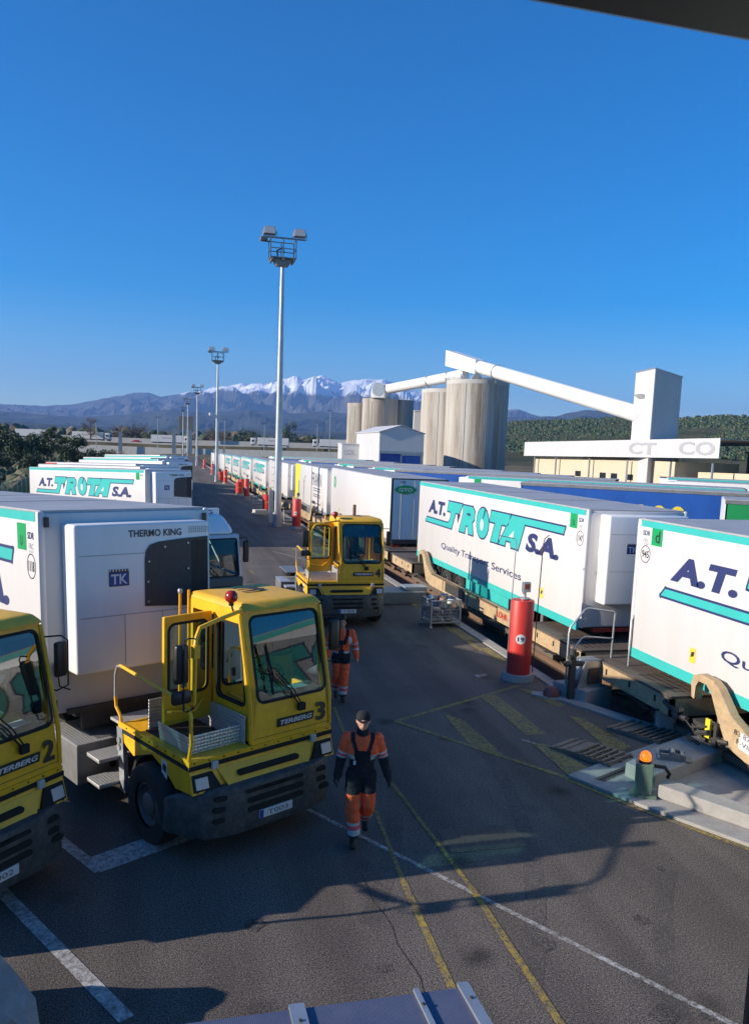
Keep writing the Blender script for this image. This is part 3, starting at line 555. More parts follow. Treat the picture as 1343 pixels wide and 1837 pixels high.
# train on the first track: side plane x = 9.39, centre 10.69
TX = 10.69
GT = 'refrigerated trailers loaded on the train'
t945 = reefer('refrigerated_trailer', 'white trailer numbered 945 with teal stripes and green d sticker at right edge', number='945', letter='d'); place(t945, (TX, 15.0, 0), PI, group=GT)
t1147 = reefer('refrigerated_trailer', 'white teal-lettered trailer numbered 1147 on the wagon beside the red 19 post', number='1147'); place(t1147, (TX, 17.1, 0), 0, group=GT)
b = MB(); b.box(-1.0,1.0,-.06,-.03,1.06,1.16); b.build('front_reflector', 'red_mark', t1147)
tg = reefer('refrigerated_trailer', 'plain white trailer with green diamond emblem on side and rear door, behind tractor 4', logo=False, labels=False, stripes=False, L=13.6); place(tg, (TX, 48.2, tz(40)), PI, group=GT)
for ch in list(tg.children):
    if ch.name.startswith('rear_doors'):
        b = MB(); P = Vector((.66, 13.68, 1.16+2.30)); gto_emblem(ch, P, (-1,0,0), 1.0, .40); b.text('SDR', P+Vector((.25,0,.28)), (-1,0,0), Z, .25, .1, .02); b.build('operator_lettering', 'navy', ch)
gto_emblem(tg, (1.306, 1.0, 1.16+2.0), (0,1,0), .62, .72, 'side_emblem')
tf = reefer('refrigerated_trailer', 'white trailer with tall black lettering and yellow rear end band', logo=False, labels=False, stripes=False); place(tf, (TX, 49.6, tz(55)), 0, group=GT)
P, U = smap(-1, L0, 1.16)
b = MB(); b.poly([P(.02,.06),P(1.5,.06),P(2.6,2.76),P(.02,2.76)]); yb = b.build('yellow_band', 'logo_yellow', tf)
b = MB(); b.poly([P(1.7,.3,.006),P(1.95,.3,.006),P(2.0,1.6,.006),P(1.75,1.6,.006)]); b.build('band_letter', 'navy', yb)
b = MB(); b.text('FRAIKIN', P(7.7,1.55), U, Z, 3.6, .85, .0); b.box(-1.309,-1.303,L0-7.6,L0-7.45,1.2,3.9); [b.poly([P(8.3,v),P(11.0,v),P(11.0,v+.05),P(8.3,v+.05)]) for v in (1.35,1.2,.95,.82)]; b.poly([P(7.8,.3),P(9.2,.3),P(9.2,.5),P(7.8,.5)]); b.poly([P(9.4,.36),P(11.0,.36),P(11.0,.42),P(9.4,.42)]); b.build('side_lettering', 'ink', tf)
tw = reefer('refrigerated_trailer', 'plain white trailer half hidden behind the tallest floodlight mast', logo=False, labels=False, stripes=False, simple=True); place(tw, (TX, 67.2, tz(73)), 0, group=GT)
ts = reefer('refrigerated_trailer', 'teal-lettered white trailer just left of the tallest mast', simple=True, labels=False); place(ts, (TX, 83.2, tz(90)), 0, group=GT)
ORD = ['first', 'second', 'third', 'fourth', 'fifth', 'sixth', 'seventh']
for i, (y, k, d) in enumerate([(99.3, ts, 'teal-lettered white trailer'), (115, ts, 'teal-lettered white trailer'), (131, ts, 'teal-lettered white trailer'), (147, tw, 'plain white trailer'), (163, ts, 'teal-lettered white trailer'), (179, tw, 'plain white trailer')]):
    c = copy_tree(k); place(c, (TX-.003*(y-99), y, tz(y+6)), 0, f'{d}, {ORD[i]} one beyond the trailer left of the tallest mast')
# row on the left, parked nose to the lane
GL = 'trailers parked at an angle on the left'
t1118 = reefer('refrigerated_trailer', 'white trailer numbered 1118 coupled behind yellow tractor 3', number='1118', z0=1.30, h=2.88, wz=-.60); place(t1118, (-.50, 12.28, 0), group=GL, rot=(R(-2.3), 0, .475))
b = MB(); b.tube([(-1.0,-.06,2.0),(-1.12,-.05,1.95),(-1.1,-.05,1.72),(-.97,-.1,1.66)], .012, 6); b.box(-1.16,-1.08,-.06,-.02,1.9,2.06); b.build('cable', 'matt_black', t1118)
b = MB(); [b.box(x-.03,x+.03,-.035,-.014,z,z+.14) for x, z in ((-1.20,3.95),(1.22,3.95),(-1.16,1.38))]; b.build('marker_light', 'black_plastic', t1118)
b = MB(); b.box(-1.0,1.0,-.10,-.02,1.30,1.37); b.box(-.8,.8,-.06,.0,1.05,1.30); b.build('front_sill', 'chassis_dark', t1118)
tl2 = reefer('refrigerated_trailer', 'white teal-lettered trailer seen over the roof of trailer 1118', number=None, letter='U'); 
tilt = lambda a, e: (R(e), 0, a)
place(tl2, (0.0, 42.0, -.28), group=GL, rot=(R(-1.9), 0, .555))
for i, (n, kind, lab, dx) in enumerate([(26.2, 'w', 'white trailer roof just behind the lettered trailer on the left', -.5), (30, 'w', 'white trailer with red square at its rear top corner, left row', -1.0), (34.2, 'w', 'long white trailer behind the one with the red square', .6), (38.6, 't', 'teal-edged trailer far down the left row', .2), (42.8, 'w', 'plain white trailer beyond the teal-edged one on the left', -.6), (48, 't', 'small teal-topped trailer at the far end of the left row', .8), (54, 'w', 'farthest white trailer of the left row', .0)]):
    c = copy_tree(ts if kind == 't' else tw); y = n/.52*.97; place(c, (dx, y, gz(dx, y)-.02), group=GL, label=lab, rot=(R(-1.7), 0, .555))
    if i == 1:
        P, U = smap(-1, L0, 1.16); b = MB(); b.poly([P(.0,2.35),P(2.3,2.35),P(1.9,2.74),P(.0,2.74)]); q = b.build('red_square', 'red_mark', c); b = MB(); b.poly([P(.5,2.5,.006),P(1.5,2.5,.006),P(1.4,2.6,.006),P(.5,2.6,.006)]); b.build('red_square_lettering', 'plate_white', q)
# trailers parked at an angle beyond the train
GB = 'trailers parked beyond the train'
def curtain(name, label, tarp, L=13.6, letters=True):
    t = thing(name, label, 'trailer', group=GB); z0, z1 = 1.15, 3.95
    b = MB(); b.box(-1.24,1.24,.03,L-.03,z0,z1-.10); b.build('body', 'chassis_dark', t)
    for s in (-1, 1):
        b = MB(); n = 44; vs = []
        for i in range(n+1):
            y = .08+(L-.16)*i/n; o = .012*sin(i*2.1)+.008*sin(i*5.3)
            vs += [(s*(1.27+o*.3),y,z0-.05),(s*(1.275+o),y,2.0),(s*(1.275+o),y,3.0),(s*1.28,y,z1-.12)]
        b.add(vs, [(i*4+k,i*4+k+1,i*4+k+5,i*4+k+4) for i in range(n) for k in range(3)]); tp = b.build('curtain', tarp, t, smooth=True)
        b = MB(); b.box(min(s*1.25,s*1.3),max(s*1.25,s*1.3),0,L,z1-.14,z1-.02); b.build('cant_rail', 'steel_grey', t)
        if letters and s > 0:
            b = MB(); 
            for k in range(4): cy = 4.3+k*.72; n = 14; b.poly([(1.31, cy+.31*cos(2*PI*i/n), 2.86+.42*sin(2*PI*i/n)) for i in range(n)])
            b.build('curtain_lettering', 'logo_yellow', tp)
    b = MB(); b.box(-1.27,1.27,.0,L,z1-.03,z1); b.build('roof', 'roof_grey', t)
    b = MB(); b.box(-1.28,1.28,-.03,.03,z0,z1-.02); b.build('front_wall', 'unit_white', t)
    b = MB(); b.box(-.5,-.35,.5,L-.2,.75,1.14); b.box(.35,.5,.5,L-.2,.75,1.14); b.build('chassis', 'chassis_dark', t)
    for s in (-1, 1):
        for y in (8.8,10.1,11.4): wheel(t, (s*1.05,y,.5), .5, .34, s, detail=False)
    return t
cb = curtain('curtain_trailer', 'blue curtain trailer with yellow lettering right behind trailer 1147', 'blue_tarp')
cg = curtain('curtain_trailer', 'green curtain trailer with white front at the right edge', 'green_tarp', letters=False)
def far_side(o, cx, cy, phi, label=None, zt=4.0):
    a = phi+PI; x = cx+1.3*cos(phi); y = cy+1.3*sin(phi); place(o, (x, y, gz(x, y)), a, label, GB)
PH = R(55)
far_side(cb, 14.7, 32.9, PH); far_side(cg, 17.4, 22.9, PH)
for i, (k, cx, cy, lab) in enumerate([('t', 14.9, 40.2, 'white teal-edged trailer roof behind the blue curtain trailer'), ('b', 13.9, 50.6, 'blue curtain trailer in front of the stained concrete silo'), ('t', 13.6, 55.2, 'white teal-edged trailer in front of the blue-doored shed'), ('b', 13.4, 60.5, 'blue curtain trailer left of the blue-doored shed'), ('t', 13.2, 65.5, 'white teal-edged trailer seen over the yellow-banded trailer'), ('b', 12.9, 77, 'blue curtain trailer right of the tallest mast, far row'), ('t', 12.9, 82.5, 'white teal-edged trailer left of the tallest mast, far row'), ('b', 12.7, 95, 'small blue curtain trailer over the train, far row'), ('t', 12.7, 107, 'last small white trailer of the far row beyond the train')]):
    o = copy_tree(ts if k == 't' else cb); far_side(o, cx, cy, PH, lab)
    if k == 't':
        P, U = smap(1, L0, 1.16); u = .45; b = MB(); b.poly([P(u,2.30),P(u+.37,2.30),P(u+.37,2.68),P(u,2.68)]); b.build('green_sticker', 'sticker_green', o)
o = copy_tree(tw); place(o, (29.5, 43.5, gz(25,43)), PH+PI, 'white trailer parked below the beige building on the right', GB)
o = copy_tree(ts); place(o, (34.5, 52, gz(25,50)), PH+PI, 'teal-edged white trailer in the rear row before the beige building', GB)
# ------------------------------------------------------------------ yard tractors (front at y = 0 facing -y, cab offset to +x)
def rrect(x0, x1, y0, y1, r, n=4):
    out = []
    for cx, cy, a in ((x1-r,y1-r,0),(x0+r,y1-r,90),(x0+r,y0+r,180),(x1-r,y0+r,270)):
        out += [(cx+r*cos(R(a+90*k/n)), cy+r*sin(R(a+90*k/n))) for k in range(n+1)]
    return out
def holed(b, outer, inner, mp, t):
    """plate between two loops of equal length, mp(u, v, depth) -> 3d"""
    n = len(outer); vs = [mp(*p, 0) for p in outer]+[mp(*p, 0) for p in inner]+[mp(*p, t) for p in outer]+[mp(*p, t) for p in inner]
    fs = []
    for i in range(n):
        j = (i+1)%n; fs += [(i,j,n+j,n+i),(2*n+i,3*n+i,3*n+j,2*n+j),(n+i,n+j,3*n+j,3*n+i),(i,2*n+i,2*n+j,j)]
    b.add(vs, fs)
def window_plate(parent, name, m, o, i, mp, t=.045, orad=.02, irad=.09, gl='cab_glass', seal=True, gd=.5, pane=True):
    b = MB(); holed(b, rrect(*o, orad), rrect(*i, irad), mp, t); w = b.build(name, m, parent, fix=True)
    if seal:
        b = MB(); a = rrect(i[0]-.012,i[1]+.012,i[2]-.012,i[3]+.012,irad+.01); c = rrect(i[0]+.022,i[1]-.022,i[2]+.022,i[3]-.022,irad-.02); holed(b, a, c, lambda u, v, d: mp(u, v, d-.008), .02); b.build('window_seal', 'matt_black', w, fix=True)
    if pane:
        b = MB(); b.poly([mp(*p, t*gd) for p in rrect(*i, irad)]); b.build('window_pane', gl, w)
    return w
def tractor(num, plate, label, loc, rz):
    t = thing('yard_tractor', label, 'tractor', loc, rz, 'yellow yard tractors')
    Yp = 'yellow_paint'
    x0, x1, zf, zr = -.20, 1.10, 1.30, 3.04
    ysl = lambda z: .0+.27*max(0, z-1.75)/1.3+.02*max(0, z-1.3)                    # windscreen rake
    # cab front with windscreen
    fw = window_plate(t, 'cab_front', Yp, (x0,x1,1.30,3.05), (x0+.115,x1-.055,1.85,2.96), lambda u, v, d: (u+(-.045 if v > 2.4 else .0)*0, ysl(v)+d, v), irad=.10)
    b = MB(); Y = ysl(2.93); b.poly([(x0+.14,ysl(2.60)+.012,2.60),(x1-.08,ysl(2.60)+.012,2.60),(x1-.08,ysl(2.94)+.012,2.94),(x0+.14,ysl(2.94)+.012,2.94)]); b.build('sun_strip', 'dark_glass', fw)
    # sides and back
    window_plate(t, 'cab_side', Yp, (.10,1.55,1.36,3.05), (.22,1.40,1.82,2.88), lambda u, v, d: (x1-d-.002, max(u, ysl(v)+.045), v), irad=.10)
    window_plate(t, 'cab_side', Yp, (.06,.92,1.36,3.05), (.16,.84,1.80,2.86), lambda u, v, d: (x0+d+.002, max(u, ysl(v)+.046), v), irad=.08)
    b = MB(); b.box(x0+.002,x0+.047,1.46,1.56,1.36,3.05); b.box(x0+.002,x0+.047,.921,1.459,2.90,3.05); b.build('door_frame', Yp, t)
    window_plate(t, 'cab_back', Yp, (x0+.05,x1-.05,1.36,3.05), (x0+.16,x1-.16,1.95,2.85), lambda u, v, d: (u, 1.56-d, v), irad=.08, gl='dark_glass')  # rear pane darkened to keep sunlight from passing through the cab onto the ground
    # roof: crowned, rounded
    b = MB(); b.hexa([(x0-.025,.20,3.03),(x1+.025,.20,3.03),(x1+.025,1.60,3.03),(x0-.025,1.60,3.03),(x0+.05,.34,3.14),(x1-.05,.34,3.14),(x1-.05,1.56,3.12),(x0+.05,1.56,3.12)]); rf = b.build('roof', 'yellow_roof', t, bevel=.055, seg=3, smooth=True)
    b = MB(); b.text(num, (.30,.95,3.147), (1,0,.0), (0,1,-.0), .42, .34, .02); b.build('roof_number', 'chassis_dark', rf)
    # pillar flare and drip gutters
    b = MB(); b.tube([(x0-.012,ysl(1.36)-.0,1.36),(x0-.012,ysl(1.8),1.8),(x0-.012,ysl(2.4),2.4),(x0-.012,ysl(3.0),3.0)], .028, 6); b.build('corner_pillar', Yp, t, smooth=True); b = MB(); b.tube([(x1+.005,ysl(1.36),1.36),(x1+.005,ysl(1.8),1.8),(x1+.005,ysl(2.4),2.4),(x1+.005,ysl(3.0),3.0)], .028, 6); b.build('corner_pillar', Yp, t, smooth=True)
    # interior
    b = MB(); b.box(x0+.05,x1-.05,.06,1.5,1.28,1.34); b.build('cab_floor', 'matt_black', t)
    b = MB(); b.hexa([(x0+.06,.06,1.36),(x1-.06,.06,1.36),(x1-.06,.42,1.36),(x0+.06,.42,1.36),(x0+.06,.06,1.86),(x1-.06,.06,1.86),(x1-.06,.36,1.92),(x0+.06,.36,1.92)]); d = b.build('dashboard', 'dash_grey', t, bevel=.03)
    b = MB(); b.box(.58,.83,.14,.32,1.915,1.92); b.build('paper_sheet', 'paper', d)
    b = MB(); b.box(.20,.72,.78,1.28,1.68,1.82); b.hexa([(.22,1.20,1.80),(.70,1.20,1.80),(.70,1.34,1.80),(.22,1.34,1.80),(.24,1.32,2.55),(.68,1.32,2.55),(.68,1.42,2.55),(.24,1.42,2.55)]); b.box(.3,.62,.9,1.2,1.34,1.68); b.build('driver_seat', 'seat_grey', t, bevel=.05, seg=2, smooth=True)
    b = MB(); n = 20; c = Vector((.46,.52,2.08)); b.tube([c+Vector((.21*cos(2*PI*k/n), .12*sin(2*PI*k/n), .17*sin(2*PI*k/n)*.6)) for k in range(n+1)], .016, 6); b.tube([c, c+Vector((0,-.16,-.25))], .03, 6); b.bar(c+Vector((-.2,0,0)), c+Vector((.2,0,0)), .03); b.build('steering_wheel', 'matt_black', t)
    # front number, badge, wipers
    b = MB(); b.hexa([(.20,-.012,1.49),(.80,-.012,1.49),(.80,.004,1.49),(.20,.004,1.49),(.22,-.012,1.60),(.82,-.012,1.60),(.82,.004,1.60),(.22,.004,1.60)]); bd = b.build('maker_badge', 'dark_frame', t); b = MB(); b.text('TERBERG', (.245,-.0145,1.515), (1,0,0), Z, .54, .062, .03, .25); b.build('badge_letters', 'plate_white', bd)
    b = MB(); b.text(num, (.86,-.004,1.44), (1,0,0), Z, .17, .26, .03); b.build('fleet_number', 'ink', t)
    b = MB(); b.tube([(.55,-.03,1.72),(.42,-.0,1.95),(.18,.03,2.22)], .009, 6); b.tube([(.60,-.03,1.72),(.46,-.0,1.97),(.22,.04,2.24)], .009, 6); b.tube([(.57,-.03,1.72),(.40,-.01,1.93)], .012, 6)
    b.tube([(.10,-.0,1.98),(.14,.03,2.2),(.06,.10,2.62)], .011, 6); b.bar((.13,-.005,1.95),(.05,.10,2.60),.018,.03); b.box(.53,.64,-.05,-.005,1.66,1.76); b.build('windscreen_wiper', 'matt_black', t)
    # deck beside the cab, fender and skirt
    b = MB(); b.box(-1.10,-.21,.02,1.80,1.27,1.33); b.build('deck', Yp, t, bevel=.012)
    b = MB(); b.box(-1.0,-.24,.30,1.30,1.332,1.345); b.build('deck_mat', 'matt_black', t)
    b = MB(); b.prism([(.0,1.20),(.0,1.345),(1.84,1.345),(1.84,1.20),(1.62,1.06),(1.40,.98),(.9,1.16),(.55,1.05),(.30,.90),(.0,.93)], 'x', -1.125, -1.10); fs = b.build('side_panel', Yp, t)
    b = MB(); b.prism([(.0,1.20),(.0,1.345),(1.84,1.345),(1.84,1.20),(1.62,1.06),(1.40,.98),(.9,1.16),(.55,1.05),(.30,.90),(.0,.93)], 'x', 1.10, 1.125); b.build('side_panel', Yp, t)
    b = MB(); b.box(-1.133,-1.1255,-.0,1.80,1.215,1.268); b.box(1.1255,1.133,.0,1.80,1.215,1.268); b.box(-1.13,1.13,-.036,-.020,1.215,1.268); b.build('rub_strip', 'matt_black', t)
    b = MB(); b.poly([(-1.1275,.64,.99),(-1.1275,.50,.94),(-1.1275,.50,1.17),(-1.1275,.64,1.19)]); q = b.build('angle_warning_sticker', 'plate_white', t); b = MB(); b.poly([(-1.129,.62,1.05),(-1.129,.52,1.02),(-1.129,.52,1.12),(-1.129,.60,1.14)]); b.build('sticker_symbol', 'ink', q)
    # front apron with slot and headlamps
    b = MB(); b.prism([(-1.125,.0),(-1.125,-.02),(1.125,-.02),(1.125,.0)], 'z', 1.15, 1.33); b.hexa([(-1.12,-.10,.93),(1.12,-.10,.93),(1.12,.06,.93),(-1.12,.06,.93),(-1.12,-.022,1.20),(1.12,-.022,1.20),(1.12,.06,1.20),(-1.12,.06,1.20)]); b.hexa([(-.62,-.17,.93),(.62,-.17,.93),(.62,.0,.93),(-.62,.0,.93),(-.74,-.04,1.17),(.74,-.04,1.17),(.74,.0,1.17),(-.74,.0,1.17)]); b.build('front_apron', Yp, t, fix=True)
    b = MB(); b.prism([(x, z) for x, z in rrect(-.48,.48,1.035,1.105,.034)], 'y', -.135, -.085); b.build('apron_slot', 'matt_black', t)
    for s in (-1, 1):
        b = MB(); b.hexa([(s*1.10,-.105,.96),(s*.72,-.125,.96),(s*.72,.02,.96),(s*1.10,.02,.96),(s*1.10,-.045,1.16),(s*.82,-.06,1.16),(s*.82,.02,1.16),(s*1.10,.02,1.16)]); h = b.build('headlamp', 'matt_black', t, fix=True)
        b = MB(); b.hexa([(s*1.07,-.115,.99),(s*.90,-.122,.99),(s*.90,-.05,.99),(s*1.07,-.05,.99),(s*1.07,-.075,1.12),(s*.90,-.08,1.12),(s*.90,-.03,1.12),(s*1.07,-.03,1.12)]); b.build('headlamp_lens', 'lamp_glass', h, fix=True)
        b = MB(); b.box(s*.78-.045,s*.78+.045,-.075,-.03,1.18,1.28); b.build('work_lamp', 'lamp_glass', t, bevel=.012)
    b = MB(); [b.box(x-.003,x+.003,-.0245,-.0205,1.152,1.213) for x in (-.9,-.45,0,.45,.9)]; b.box(x0+.02,x1-.02,-.0035,-.0005,1.395,1.400); b.box(x0-.0035,x0-.0005,.10,.88,1.395,1.400); tag(b.build('panel_seam', 'chassis_dark', t), kind='stuff')
    b = MB(); [b.cyl((x,-.021,1.30),(x,-.03,1.30),.011,n=6) for x in [-1.05+.21*k for k in range(11)]]; [b.cyl((-1.1255,y,1.31),(-1.134,y,1.31),.011,n=6) for y in [.12+.21*k for k in range(8)]]; [b.cyl((x,-.10-.0,.955),(x,-.112,.955),.012,n=6) for x in (-1.05,-.7,.7,1.05)]; tag(b.build('panel_bolts', 'chassis_dark', t), kind='stuff')
    # wrap-around bumper
    out = [(-1.25,.62),(-1.25,.30),(-.98,-.16),(-.60,-.27),(.60,-.27),(.98,-.16),(1.25,.30),(1.25,.62)]; inn = [(-1.14,.62),(-1.14,.33),(-.90,-.02),(-.56,-.10),(.56,-.10),(.90,-.02),(1.14,.33),(1.14,.62)]
    b = MB(); n = len(out); zb = [(.40,.66),(.34,.80),(.33,.94),(.33,.95),(.33,.95),(.33,.94),(.34,.80),(.40,.66)]
    vs = [(x,y,zb[i][0]) for i, (x, y) in enumerate(out)]+[(x,y,zb[i][0]) for i, (x, y) in enumerate(inn)]+[(x*.985,y+.02,zb[i][1]) for i, (x, y) in enumerate(out)]+[(x,y,zb[i][1]+.03) for i, (x, y) in enumerate(inn)]
    fs = []
    for i in range(n-1): fs += [(i,i+1,2*n+i+1,2*n+i),(n+i,3*n+i,3*n+i+1,n+i+1),(2*n+i,2*n+i+1,3*n+i+1,3*n+i),(i,n+i,n+i+1,i+1)]
    fs += [(0,2*n,3*n,n),(n-1,2*n-1,4*n-1,3*n-1)]; b.add(vs, fs); bp = b.build('bumper', 'bumper_grey', t, bevel=.03, seg=2, smooth=True)
    b = MB()
    for x, z in ((-.78,.84),(-.80,.70),(-.80,.56),(.80,.84),(.80,.70),(.86,.58)): b.prism(rrect(x-.085,x+.085,z-.032,z+.032,.03), 'y', -.222-.0, -.16)
    for x, z in ((0,.86),(-.25,.86),(.25,.86)): b.prism(rrect(x-.20,x+.20,z-.022,z+.022,.02), 'y', -.276, -.2)
    b.prism(rrect(-.42,.46,.70,.77,.03), 'y', -.275, -.2); b.prism(rrect(-.42,.46,.58,.65,.03), 'y', -.276, -.2); b.build('bumper_openings', 'matt_black', bp)
    b = MB(); b.box(-.26,.26,-.292,-.277,.46,.57); pl = b.build('number_plate', 'plate_white', bp); b = MB(); b.text(plate, (-.13,-.2935,.485), (1,0,0), Z, .32, .06, .0); b.build('plate_letters', 'ink', pl); b = MB(); b.box(-.258,-.20,-.2936,-.2921,.462,.568); b.build('plate_band', 'blue_door', pl)
    # wheels, wheel arches
    for s in (-1, 1):
        wheel(t, (s*1.09,.85,.52), .53, .32, s)
        b = MB(); b.prism([(.85+.66*cos(a),.56+.62*sin(a)) for a in [R(-5+k*19) for k in range(11)]]+[(.85+.61*cos(a),.56+.57*sin(a)) for a in [R(185-k*19) for k in range(11)]], 'x', min(s*.72,s*1.11), max(s*.72,s*1.11)); b.build('wheel_arch', 'matt_black', t)
    # steps behind the front wheel
    b = MB(); b.hexa([(-1.16,1.58,.40),(-1.10,1.58,.40),(-1.10,1.72,.40),(-1.16,1.72,.40),(-1.14,1.70,1.27),(-1.08,1.70,1.27),(-1.08,1.86,1.27),(-1.14,1.86,1.27)]); [b.cyl((-1.148,1.77,z),(-1.165,1.77,z),.045,n=12) for z in (1.10,1.0)]; st = b.build('step_bracket', 'galvanised', t)
    for z in (.48, .84): b = MB(); b.box(-1.45,-1.0,1.74,2.12,z,z+.05); b.build('step', 'tread_plate', t)
    b = MB(); b.box(-1.02,-.20,1.55,2.30,1.22,1.26); b.build('rear_deck', 'tread_plate', t)
    # tool box behind the steps
    b = MB(); b.box(-1.52,-.75,2.28,3.30,.36,.94); tb = b.build('side_box', 'steel_grey', t, bevel=.015); b = MB(); b.box(-1.53,-.74,2.27,3.31,.942,.955); b.build('box_lid', 'tread_plate', tb); b = MB(); b.prism(rrect(-1.05,-.95,.52,.80,.04), 'y', 2.268, 2.29); b.build('box_slot', 'matt_black', tb)
    # chequer-plate tray on the deck
    b = MB()
    b.hexa([(-1.0,.20,1.335),(-.23,.20,1.335),(-.23,.215,1.335),(-1.0,.215,1.335),(-1.03,.18,1.57),(-.23,.18,1.57),(-.23,.195,1.57),(-1.03,.195,1.57)])
    b.hexa([(-1.0,.215,1.335),(-.985,.215,1.335),(-.985,.92,1.335),(-1.0,.92,1.335),(-1.03,.195,1.57),(-1.015,.195,1.57),(-1.015,.92,1.57),(-1.03,.92,1.57)]); b.box(-.245,-.225,.10,1.45,1.335,1.70); b.box(-.95,-.25,1.30,1.315,1.335,1.75); b.build('tray', 'tread_plate', t)
    # hand rails
    rr = .024
    b = MB(); b.tube([(-1.08,.06,1.33),(-1.07,.02,1.55),(-1.09,-.0,1.72),(-1.09,.0,1.9),(-1.09,.10,2.04),(-1.10,.9,2.08),(-1.10,1.82,2.13)], rr, 8); b.build('hand_rail', Yp, t, smooth=True)
    b = MB(); b.tube([(-1.10,1.78,2.13),(-1.10,1.90,2.10),(-1.10,1.96,1.98),(-1.10,1.97,1.65)], rr, 8); b.build('hand_rail', 'galvanised', t, smooth=True)
    b = MB(); b.tube([(-1.10,1.97,1.66),(-1.10,1.95,1.52),(-1.10,1.82,1.42),(-1.10,1.80,1.33)], rr, 8); b.build('hand_rail', Yp, t, smooth=True)
    b = MB(); b.tube([(-1.05,.0,2.05),(-1.05,-.02,2.75),(-1.03,.0,2.86),(-.93,.08,2.96),(-.55,.18,3.02),(-.20,.27,3.06)], .027, 8); b.box(-1.08,-1.0,-.05,.03,2.62,2.78); b.build('mirror_post', Yp, t, smooth=True)
    b = MB(); b.tube([(-1.05,.0,2.05),(-1.05,.25,1.98),(-.95,.55,1.95)], .02, 6); b.build('mirror_brace', Yp, t)
    # mirrors
    b = MB(); b.box(-1.30,-1.12,-.01,.08,2.32,2.80); mr = b.build('mirror', 'black_plastic', t, bevel=.035, seg=2, smooth=True); b = MB(); b.poly([(-1.285,.083,2.34),(-1.135,.083,2.34),(-1.135,.083,2.78),(-1.285,.083,2.78)]); b.build('mirror_glass', 'mirror_glass', mr)
    b = MB(); b.box(-1.34,-1.08,-.02,.07,2.07,2.24); b.build('mirror', 'black_plastic', t, bevel=.04, seg=2, smooth=True)
    b = MB(); b.tube([(-1.05,.0,2.86),(-1.15,-.03,2.88),(-1.21,-.03,2.84),(-1.21,-.03,2.0),(-1.15,.0,1.97),(-1.05,.0,2.0)], .010, 6); b.build('mirror_arm', 'matt_black', t)
    b = MB(); b.box(x1+.10,x1+.26,.12,.20,2.35,2.78); b.build('mirror', 'black_plastic', t, bevel=.03, smooth=True); b = MB(); b.tube([(x1,.28,2.85),(x1+.16,.12,2.86),(x1+.22,.08,2.80),(x1+.22,.08,2.25),(x1+.1,.14,2.2),(x1,.2,2.25)], .010, 6); b.build('mirror_arm', 'matt_black', t)
    # open door, hinged behind the side window and swung out
    dr = thing('door', None, None); dr.parent = t; dr.location = (x0-.03,.92,0); dr.rotation_euler = (0,0,R(4))
    window_plate(dr, 'door_leaf', Yp, (-.74,0,1.50,2.95), (-.68,-.06,1.88,2.85), lambda u, v, d: (u, d, v), irad=.10, t=.05); b = MB(); b.cyl((-.01,.03,1.6),(-.01,.03,1.72),.02,n=8); b.cyl((-.01,.03,2.6),(-.01,.03,2.72),.02,n=8); b.build('hinge', Yp, dr)
    b = MB(); b.tube([(-.70,-.03,1.70),(-.70,-.10,1.72),(-.35,-.12,1.66),(-.15,-.04,1.78)], .02, 6); b.build('grab_bar', Yp, dr)
    # beacon, roof rail pole, exhaust
    b = MB(); b.tube([(-.20,.30,3.06),(-.28,.34,3.04),(-.30,.36,3.14)], .016, 6); b.cyl((-.30,.36,3.12),(-.30,.36,3.17),.035,n=10); bc = b.build('beacon_bracket', 'black_plastic', t)
    b = MB(); b.lathe([(.045,3.165),(.075,3.19),(.085,3.23),(.075,3.28),(.045,3.31),(.001,3.32)], (-.30,.36,0), 'z', 14); b.build('beacon', 'red_lens', bc, smooth=True)
    b = MB(); b.cyl((-.32,1.60,1.3),(-.32,1.60,3.12),.02,n=8); b.cyl((-.17,1.62,1.3),(-.17,1.62,3.12),.02,n=8); [b.bar((-.32,1.60,z),(-.17,1.62,z),.02) for z in (1.7,2.2,2.7)]; b.build('rear_post', Yp, t); b = MB(); b.lathe([(.001,3.16),(.03,3.15),(.035,3.12),(.03,3.09)], (-.32,1.60,0), 'z', 8); b.build('post_cap', 'galvanised', t)
    if num == '4': b = MB(); b.cyl((.62,1.75,1.2),(.62,1.75,3.42),.06,.05,n=12); b.build('exhaust_stack', 'rust', t, smooth=True)
    for k, (hx, hm) in enumerate(((.25,'red_mark'),(.40,'matt_black'),(.55,'sticker_yellow'))): b = MB(); b.tube([(hx,1.58,2.2)]+[(hx+.05*sin(q*1.9+k),1.66+.06*cos(q*1.9+k),2.15-q*.075) for q in range(14)]+[(hx,2.0,1.1)], .014, 5); b.build('air_hose', hm, t)
    # chassis, rear wheels, fifth wheel
    b = MB(); b.box(-.52,-.36,.2,5.0,.62,.92); b.box(.36,.52,.2,5.0,.62,.92); [b.box(-.5,.5,y,y+.15,.64,.9) for y in (.3,2.2,4.8)]; b.box(-1.0,1.0,.75,.95,.42,.56); b.box(-1.0,1.0,3.6,3.85,.42,.62); b.build('chassis', 'chassis_dark', t)
    b = MB(); b.box(-.55,1.0,.3,1.6,.55,1.26); b.build('engine', 'matt_black', t)
    b = MB(); b.box(.55,1.2,1.7,2.9,.4,.95); b.build('fuel_tank', 'steel_grey', t, bevel=.08, seg=3, smooth=True)
    b = MB(); b.prism([(-.5,3.1),(.5,3.1),(.48,4.2),(.12,4.35),(.05,3.95),(-.05,3.95),(-.12,4.35),(-.48,4.2)], 'z', 1.04, 1.12); b.box(-.35,.35,2.4,3.9,.93,1.03); b.build('fifth_wheel', 'chassis_dark', t)
